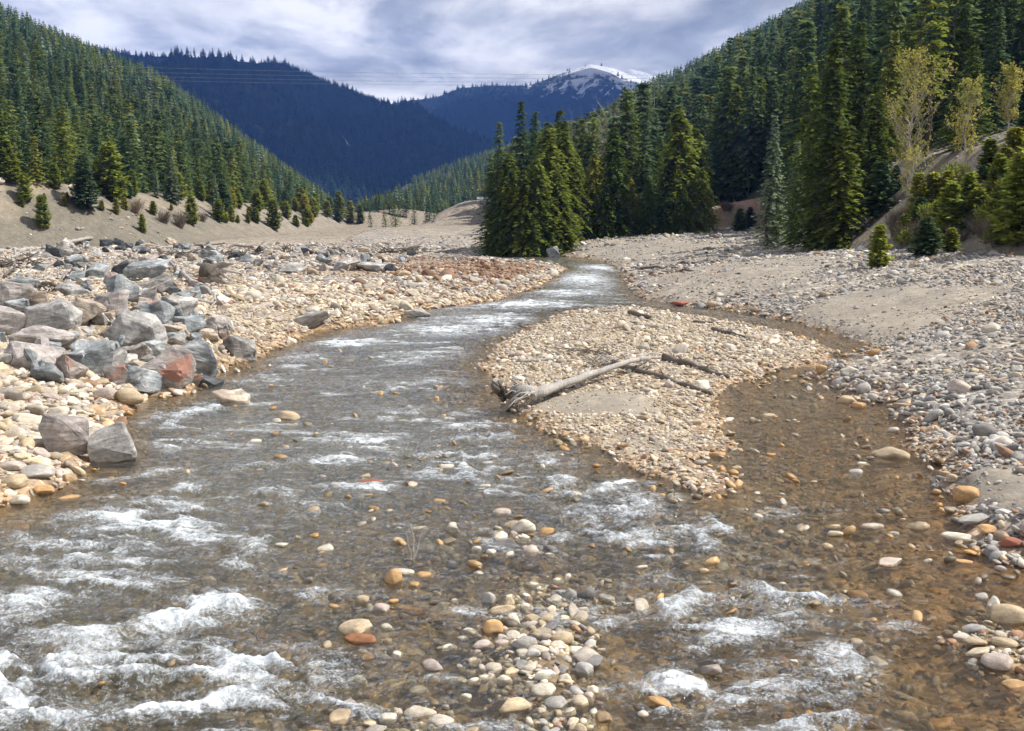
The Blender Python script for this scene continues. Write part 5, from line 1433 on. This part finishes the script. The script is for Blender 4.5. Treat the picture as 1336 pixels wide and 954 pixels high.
# the grey uprooted tree on the gravel bar: trunk, forked top, root plate
def root_tree():
    a = w3(694, 531, 0.32); b = w3(832, 487, 0.42); c = w3(862, 476, 0.25)
    e = empty('driftwood_tree', a); tag(e, 'weathered grey uprooted tree with root plate lying across the gravel bar', 'driftwood')
    d = b - a; mb = MB(); pts = bent((0, 0, 0), d, 10, 0.008)
    mb.tube(pts, [lerp(0.125, 0.07, i / 10) for i in range(11)], 12, jit=0.04)
    mb.tube(bent(pts[-1], c - a, 5, 0.02), [0.10, .085, .07, .055, .04, .03], 8)
    mb.tube(bent(pts[-2], (w3(866, 468, 0.3) - a), 5, 0.02), [0.06, .05, .045, .04, .03, .02], 7)
    me = mb.mesh('trunk', True); me.materials.append(M['driftwood']); link('trunk', me, parent=e)
    # second thinner stem lying beside
    mb = MB(); s0 = Vector((0.1, 0.45, -0.03)); s1 = (w3(800, 488, 0.12) - a)
    mb.tube(bent(s0, s1, 8, 0.015), [lerp(0.12, 0.05, i / 8) for i in range(9)], 9, jit=0.06)
    mb.tube(bent(s0 + Vector((0.3, 0.3, 0)), (w3(770, 488, 0.2) - a), 7, 0.03), [lerp(0.07, 0.03, i / 7) for i in range(8)], 7, jit=0.06)
    me = mb.mesh('side_stem', True); me.materials.append(M['driftwood']); link('side_stem', me, parent=e)
    mb = MB()
    for i in range(34):
        s = Vector((rv(-0.25, 0.15), rv(-0.3, 0.5), rv(-0.08, 0.12)))
        an = rv(-1.0, 1.0)
        t = s + Vector((-rv(0.1, 0.75), rv(-0.55, 0.45), -rv(0.15, 0.5) if i % 3 else rv(0.0, 0.25)))
        mid = (s + t) / 2 + Vector((rv(-.1, .1), rv(-.1, .1), rv(0.02, .22)))
        mb.tube([s, mid, t], [rv(.025, .05), rv(.018, .035), 0.008], 6, jit=0.1)
    mb.tube([(-0.5, 0.12, 0.02), (-0.2, 0.1, 0.05), (0.15, 0.05, 0.02)], [0.17, 0.22, 0.17], 10, jit=0.15)
    me = mb.mesh('roots', True); me.materials.append(M['driftwood']); link('roots', me, parent=e)
    mb = MB()
    for i in range(12):
        p = Vector((-0.72 + rv(-.12, .12), 0.1 + rv(-.3, .3), -0.02 + rv(-.15, .2)))
        mb.tube([p, p + Vector((rv(-.2, .1), rv(-.15, .15), rv(-.1, .2))), p + Vector((rv(-.3, .1), rv(-.3, .3), rv(-.15, .35)))], [0.09, 0.06, 0.02], 6, jit=0.2)
    me = mb.mesh('root_plate', True); me.materials.append(M['darkwood']); link('root_plate', me, parent=e)
root_tree()
GL = 'logs stranded on the gravel bar'
log_obj('driftwood_log', (866, 470), (950, 494), 0.13, 0.07, 'darkwood', 'grey-brown log behind, upper of two lying across the bar to the side channel', group=GL)
log_obj('driftwood_log', (800, 478), (928, 517), 0.13, 0.07, 'darkwood', 'dark log passing under the grey uprooted tree on the bar', group=GL)
log_obj('driftwood_log', (678, 474), (722, 470), 0.06, 0.05, 'driftwood', 'short pale stick lying on the left part of the gravel bar', group=GL, stubs=1)
log_obj('driftwood_log', (930, 432), (972, 441), 0.10, 0.05, 'darkwood', 'short dark branch by the narrow side channel', group=GL)
log_obj('driftwood_log', (972, 441), (1030, 437), 0.06, 0.04, 'driftwood', 'thin grey pole reaching toward the riffle of the side channel', group=GL, stubs=2)
log_obj('driftwood_log', (822, 411), (850, 417), 0.14, 0.09, 'darkwood', 'dark stub of log at the upstream end of the gravel bar', group=GL)
log_obj('driftwood_log', (905, 421), (938, 423), 0.06, 0.05, 'darkwood', 'dark flat plank end near the head of the bar', group=GL, stubs=1)
log_obj('driftwood_log', (780, 408), (815, 406), 0.07, 0.05, 'driftwood', 'pale stick on the far head of the gravel bar', group=GL, stubs=1)
GL2 = 'driftwood on the left bank flats'
log_obj('driftwood_log', (-20, 333), (46, 327), 0.28, 0.22, 'driftwood', 'pale barkless log at the left picture edge below the bank', group=GL2, stubs=2)
log_obj('driftwood_log', (76, 324), (120, 313), 0.24, 0.2, 'driftwood', 'pale log propped on rubble right of the edge log', group=GL2, stubs=2, dz=0.3)
log_obj('driftwood_log', (210, 330), (260, 330), 0.2, 0.15, 'driftwood', 'pale log end in the far rubble line', group=GL2, stubs=1)
log_obj('driftwood_log', (6, 364), (28, 346), 0.09, 0.06, 'darkwood', 'dark curved branch on the earth patch at far left', group=GL2, dz=0.1)
log_obj('driftwood_log', (18, 340), (18, 356), 0.10, 0.10, 'driftwood', 'short pale post standing in the debris at far left', group=GL2, stubs=0, dz=0.9)
log_obj('driftwood_log', (190, 328), (330, 322), 0.22, 0.12, 'darkwood', 'long dark log lying at the toe of the left bank', group=GL2, stubs=6)
log_obj('driftwood_log', (265, 424), (298, 436), 0.06, 0.03, 'darkwood', 'thin dark stick on cobbles beside the riprap pile', group=GL2, stubs=1)
log_obj('driftwood_log', (230, 446), (262, 452), 0.07, 0.04, 'darkwood', 'brown plank-like stick among rocks at the right of the pile', group=GL2, stubs=0)
log_obj('driftwood_log', (830, 352), (965, 358), 0.10, 0.07, 'darkwood', 'long dark pole on the far gravel right of the river', group='driftwood on the far right gravel', stubs=2)
log_obj('driftwood_log', (885, 345), (915, 346), 0.10, 0.08, 'darkwood', 'short dark log on the far gravel above the long pole', group='driftwood on the far right gravel', stubs=1)
log_obj('driftwood_log', (1320, 185), (1292, 192), 0.14, 0.09, 'driftwood', 'pale broken log high on the right earth bank', group='logs on the right earth bank', stubs=2, dz=0.3)
log_obj('driftwood_log', (1312, 196), (1285, 206), 0.12, 0.08, 'driftwood', 'lower pale broken log on the right earth bank', group='logs on the right earth bank', stubs=2, dz=0.2)

random.seed(77)
for i in range(26):
    px = rv(50, 530); py = rv(319, 343); L = rv(14, 44)
    log_obj('driftwood_log', (px, py), (px + L * rv(-1, 1), py + rv(-5, 5)), rv(.07, .16), rv(.04, .08), random.choice(['driftwood', 'driftwood', 'darkwood']), 'driftwood piece lying among the rubble along the far left flat',
            group='driftwood pieces along the far left flat', stubs=2, j=0.03, dz=rv(0, .3))
for i in range(12):
    px = rv(10, 290); py = rv(345, 400); L = rv(20, 50)
    log_obj('driftwood_log', (px, py), (px + L * rv(-1, 1), py + rv(-8, 8)), rv(.05, .09), rv(.02, .04), random.choice(['driftwood', 'driftwood', 'darkwood']), 'driftwood branch caught behind and between the riprap rocks',
            group='driftwood branches in the riprap', stubs=3, j=0.04, dz=rv(.2, .6))
def stump():
    a = w3(268, 372, 0.45)
    e = empty('tree_stump', a); tag(e, 'upturned grey stump with thick tangled roots behind the riprap pile', 'stump')
    mb = MB(); mb.tube([(-0.2, 0.9, 0.35), (0.0, 0.4, 0.3), (0.15, 0.0, 0.15)], [0.36, 0.42, 0.5], 14, jit=0.1)
    me = mb.mesh('bole', True); me.materials.append(M['darkwood']); link('bole', me, parent=e)
    mb = MB()
    for i in range(13):
        an = R(rv(20, 165))
        s = Vector((0.15, 0.05, 0.1)) + Vector((math.sin(an) * .25, 0, math.cos(an) * .2))
        L = rv(0.7, 1.9)
        t = s + Vector((math.sin(an) * L * 0.9, -rv(-0.4, 0.7), math.cos(an) * L * 0.40))
        if t.z < -0.4: t.z = -0.4
        mid = s.lerp(t, 0.5) + Vector((rv(-.2, .2), rv(-.2, .2), rv(-.1, .3)))
        mb.tube([s, s.lerp(mid, 0.5), mid, mid.lerp(t, 0.6), t], [rv(.12, .2), .13, .10, .075, .035], 8, jit=0.08)
    me = mb.mesh('roots', True); me.materials.append(M['driftwood']); link('roots', me, parent=e)
stump()
log_obj('driftwood_log', (222, 350), (268, 392), 0.13, 0.12, 'driftwood', 'smooth pale log leaning down against the upturned stump', group=GL2, stubs=1, dz=0.35)

def tangle(px, py, w, h, n, mat, label, name='brushwood', gr=None, r=0.02):
    a = w3(px, py, 0.02); W = w / F_PX * a.y; Hh = h / F_PX * a.y
    mb = MB()
    for i in range(n):
        s = Vector((rv(-.5, .5) * W, rv(-.4, .4) * W * 0.6, rv(0, .5) * Hh))
        L = rv(0.25, 0.6) * W; an = rv(0, 6.28)
        t = s + Vector((math.cos(an) * L, math.sin(an) * L * .6, rv(-.2, .7) * Hh))
        if t.z < 0: t.z = 0.02
        mb.tube(bent(s, t, 4, 0.08), [r * rv(.8, 1.4), r, r * .8, r * .6, r * .3], 5, cap=False)
    me = mb.mesh(name, True); me.materials.append(M[mat]); o = link(name, me, loc=a); tag(o, label, 'brushwood', gr)
GT = 'tangles of washed-up brushwood'
tangle(786, 478, 34, 14, 34, 'driftwood', 'grey root tangle at the left end of the dark log on the bar', gr=GT)
tangle(765, 464, 60, 14, 30, 'darkwood', 'flat tangle of twigs on the middle of the gravel bar', gr=GT, r=.015)
tangle(712, 518, 30, 10, 22, 'darkwood', 'thin dark twigs behind the root plate of the uprooted tree', gr=GT, r=.014)
tangle(520, 332, 50, 14, 40, 'darkwood', 'rusty brown brush heap on the far left flat', gr=GT, r=.06)
tangle(375, 332, 16, 16, 24, 'darkwood', 'small dark root wad on the far rubble line', gr=GT, r=.05)
tangle(20, 350, 50, 22, 34, 'darkwood', 'dark brush pile at the left picture edge below the pale log', gr=GT, r=.05)
tangle(70, 380, 40, 14, 24, 'darkwood', 'brown roots and sticks at the back of the riprap pile', gr=GT, r=.035)
tangle(640, 318, 24, 16, 20, 'driftwood', 'grey dead roots at the foot of the grove by the river', gr=GT, r=.08)
tangle(590, 338, 40, 8, 20, 'driftwood', 'pale sticks stranded on the far gravel in front of grove', gr=GT, r=.05)
tangle(250, 335, 60, 10, 40, 'darkwood', 'dark brush along the toe of the left bank', gr=GT, r=.05)
tangle(310, 335, 60, 10, 40, 'darkwood', 'dark brush further right along the toe of the left bank', gr=GT, r=.05)
# bare twigs in midstream
a = w3(540, 768, 0); mb = MB()
for tx, tz, ty in ((-.12, .42, .1), (.16, .48, .2), (.02, .36, -.05), (-.05, .5, .2), (.08, .25, 0)):
    mb.tube(bent((0, 0, -0.05), (tx, ty, tz), 5, 0.05), [.010, .009, .008, .006, .005, .003], 5)
me = mb.mesh('twig', True); me.materials.append(M['palebark']); tag(link('twig', me, loc=a), 'small bare forked branch sticking up out of the midstream water', 'branch')

# ---------------------------------------------------------------- power cables across the valley
for i, (pa, pb, Y) in enumerate([((60, 84), (1150, 96), 420), ((40, 90), (1140, 100), 424), ((60, 96), (1150, 105), 428), ((60, 101), (1150, 109), 432)]):
    t0, e0 = te(*pa); t1, e1 = te(*pb)
    p0 = Vector((t0 * Y, Y, CAMZ + e0 * Y)); p1 = Vector((t1 * Y, Y, CAMZ + e1 * Y))
    pts = []
    for k in range(41):
        s = k / 40; q = p0.lerp(p1, s); q.z -= 2.0 * 4 * s * (1 - s) - 1.0 * 0; pts.append(q - p0)
    mb = MB(); mb.tube(pts, [0.045] * 41, 5)
    me = mb.mesh('power_cable', True); me.materials.append(M['wire'])
    tag(link('power_cable', me, loc=p0), '%s thin power cable strung high across the whole valley' % ['topmost', 'second', 'third', 'lowest'][i], 'cable', 'power cables')

# ---------------------------------------------------------------- small white building far off
def box(mb, x0, x1, y0, y1, z0, z1):
    mb.add([(x0, y0, z0), (x1, y0, z0), (x1, y1, z0), (x0, y1, z0), (x0, y0, z1), (x1, y0, z1), (x1, y1, z1), (x0, y1, z1)],
           [(0, 3, 2, 1), (4, 5, 6, 7), (0, 1, 5, 4), (1, 2, 6, 5), (2, 3, 7, 6), (3, 0, 4, 7)])
Y = 336.0; hx = te(632, 270)[0] * Y; hz = float(height(np.array([hx]), np.array([Y]))[0])
e = empty('house', (hx, Y, hz - 0.2)); tag(e, 'tiny white low building on top of the pale earth mound', 'building')
zt = CAMZ + te(632, 268)[1] * Y - hz
mb = MB(); box(mb, -2.2, 2.2, -1.5, 1.5, 0, max(2.0, zt)); me = mb.mesh('wall'); me.materials.append(M['white']); link('wall', me, parent=e)
mb = MB(); h_ = max(2.0, zt) + 0.003; mb.add([(-2.5, -1.8, h_), (2.5, -1.8, h_), (2.5, 1.8, h_), (-2.5, 1.8, h_), (-2.5, 0, h_ + .8), (2.5, 0, h_ + .8)], [(0, 1, 5, 4), (2, 3, 4, 5), (0, 4, 3), (1, 2, 5), (3, 2, 1, 0)])
me = mb.mesh('roof'); me.materials.append(M['roof']); link('roof', me, parent=e)
for wx in (-1.2, 1.0):
    mb = MB(); box(mb, wx - .35, wx + .35, -1.53, -1.49, 1.0, 1.7); me = mb.mesh('window'); me.materials.append(M['glass']); link('window', me, parent=e)

# ---------------------------------------------------------------- air, added shade clouds, sky, sun, camera
SUN_AZ = R(84)      # measured from +Y towards +X
SUN_EL = R(52)
sd = Vector((math.sin(SUN_AZ) * math.cos(SUN_EL), math.cos(SUN_AZ) * math.cos(SUN_EL), math.sin(SUN_EL)))

def haze():
    mb = MB(); box(mb, -6800, 6800, -120, 6900, -70, 1150)
    me = mb.mesh('haze', col=False)
    q = N('haze_air')
    v = q.n('ShaderNodeVolumePrincipled', {'Color': (0.15, 0.34, 1.0, 1), 'Density': 0.00013, 'Anisotropy': 0.1})
    me.materials.append(q.out(v.outputs[0], vol=True))
    tag(link('haze', me), kind='stuff')
haze()

def shade_cloud(cx, cy, a, b, seed):
    """thick flat-bottomed sun blocker out of view, added to shade the far mountains"""
    from mathutils import noise as mn
    bm = bmesh.new(); bmesh.ops.create_icosphere(bm, subdivisions=5, radius=1)
    off = Vector((seed * 5.1, seed * 3.3, 0))
    for v in bm.verts:
        p = v.co; r = 1 + 0.35 * mn.fractal(p * 1.8 + off, 1.0, 2.0, 5)
        z = p.z * r
        v.co = Vector((p.x * r * a, p.y * r * b, z * 260 if z > 0 else z * 70))
    me = bpy.data.meshes.new('shade_cloud'); bm.to_mesh(me); bm.free(); me.polygons.foreach_set('use_smooth', [True] * len(me.polygons))
    q = N('shade_cloud_vapour')
    d = q.n('ShaderNodeBsdfDiffuse', {'Color': (0.85, 0.87, 0.9, 1)}).outputs[0]; t = q.n('ShaderNodeBsdfTranslucent', {'Color': (0.85, 0.87, 0.9, 1)}).outputs[0]
    me.materials.append(q.out(q.n('ShaderNodeMixShader', {0: 0.4, 1: d, 2: t}).outputs[0]))
    tag(link('shade_cloud', me, loc=(cx, cy, 2300)), kind='structure')
# shade patches: (target x, y, height of target, radii)
for i, (tx, ty, tz, a, b) in enumerate([(-500, 2600, 300, 1500, 1300), (300, 4300, 450, 1400, 1000)]):
    k = (2300 - tz) / sd.z
    shade_cloud(tx + sd.x * k, ty + sd.y * k, a, b, i + 1)

w = N('World', world=True)
scene.world = w.m
sky = w.n('ShaderNodeTexSky', sky_type='NISHITA', sun_disc=False, sun_elevation=SUN_EL, sun_rotation=SUN_AZ, air_density=1.0, dust_density=1.0)
dirn = w.n('ShaderNodeTexCoord').outputs['Generated']
sx = w.n('ShaderNodeSeparateXYZ', {0: dirn})
zz = w.math('ADD', w.math('MAXIMUM', sx.outputs[2], 0.0), 0.16)
pv = w.n('ShaderNodeCombineXYZ', {0: w.math('DIVIDE', sx.outputs[0], zz), 1: w.math('DIVIDE', sx.outputs[1], zz), 2: 0.0}).outputs[0]
c1 = w.noise(w.mapping(pv, (1.0, 0.8, 1)), 1.35, 7, 0.52, 0.5)
c2 = w.noise(w.mapping(pv, (1.3, 1.0, 1), (0, 0, 1.1)), 3.0, 8, 0.6, 0.3)
mixn = w.math('ADD', w.math('MULTIPLY', c1, 0.72), w.math('MULTIPLY', c2, 0.28))
ccol = w.ramp(mixn, [(0.40, (0.46, 0.48, 0.52)), (0.46, (0.66, 0.68, 0.72)), (0.51, (0.98, 0.98, 0.99)), (0.58, (1.45, 1.42, 1.36))])
cover = w.ramp(c2, [(0.32, 0.75), (0.5, 0.97)])
b1 = w.n('ShaderNodeBackground', {'Color': sky.outputs[0], 'Strength': 0.09}).outputs[0]
hi = w.n('ShaderNodeMapRange', {'Value': sx.outputs[2], 'From Min': 0.16, 'From Max': 0.5, 'To Min': 0.9, 'To Max': 0.42}).outputs[0]
b2 = w.n('ShaderNodeBackground', {'Color': ccol, 'Strength': hi}).outputs[0]
ws = w.n('ShaderNodeMixShader', {0: cover, 1: b1, 2: b2}).outputs[0]
wo = w.n('ShaderNodeOutputWorld', {'Surface': ws})

sl = bpy.data.lights.new('sun', 'SUN'); sl.energy = 5.0; sl.angle = R(0.5); sl.color = (1.0, 0.95, 0.87)
so = bpy.data.objects.new('sun', sl); COL.objects.link(so); so.rotation_euler = sd.to_track_quat('Z', 'Y').to_euler(); so.location = (0, 0, 30)

cam = bpy.data.cameras.new('camera'); co = bpy.data.objects.new('camera', cam); COL.objects.link(co)
co.location = (0, 0, CAMZ); co.rotation_euler = (math.pi / 2 - PITCH, 0, 0)
cam.sensor_width = 36; cam.lens = 36 * F_PX / 1336; cam.clip_start = 0.1; cam.clip_end = 30000
scene.camera = co
scene.view_settings.view_transform = 'Standard'; scene.view_settings.look = 'None'; scene.view_settings.gamma = 1; scene.view_settings.exposure = 0.6
cy = scene.cycles
cy.max_bounces = 6; cy.diffuse_bounces = 2; cy.glossy_bounces = 2; cy.transmission_bounces = 2; cy.transparent_max_bounces = 8; cy.volume_bounces = 0
cy.use_denoising = True; cy.use_adaptive_sampling = True; cy.adaptive_threshold = 0.03
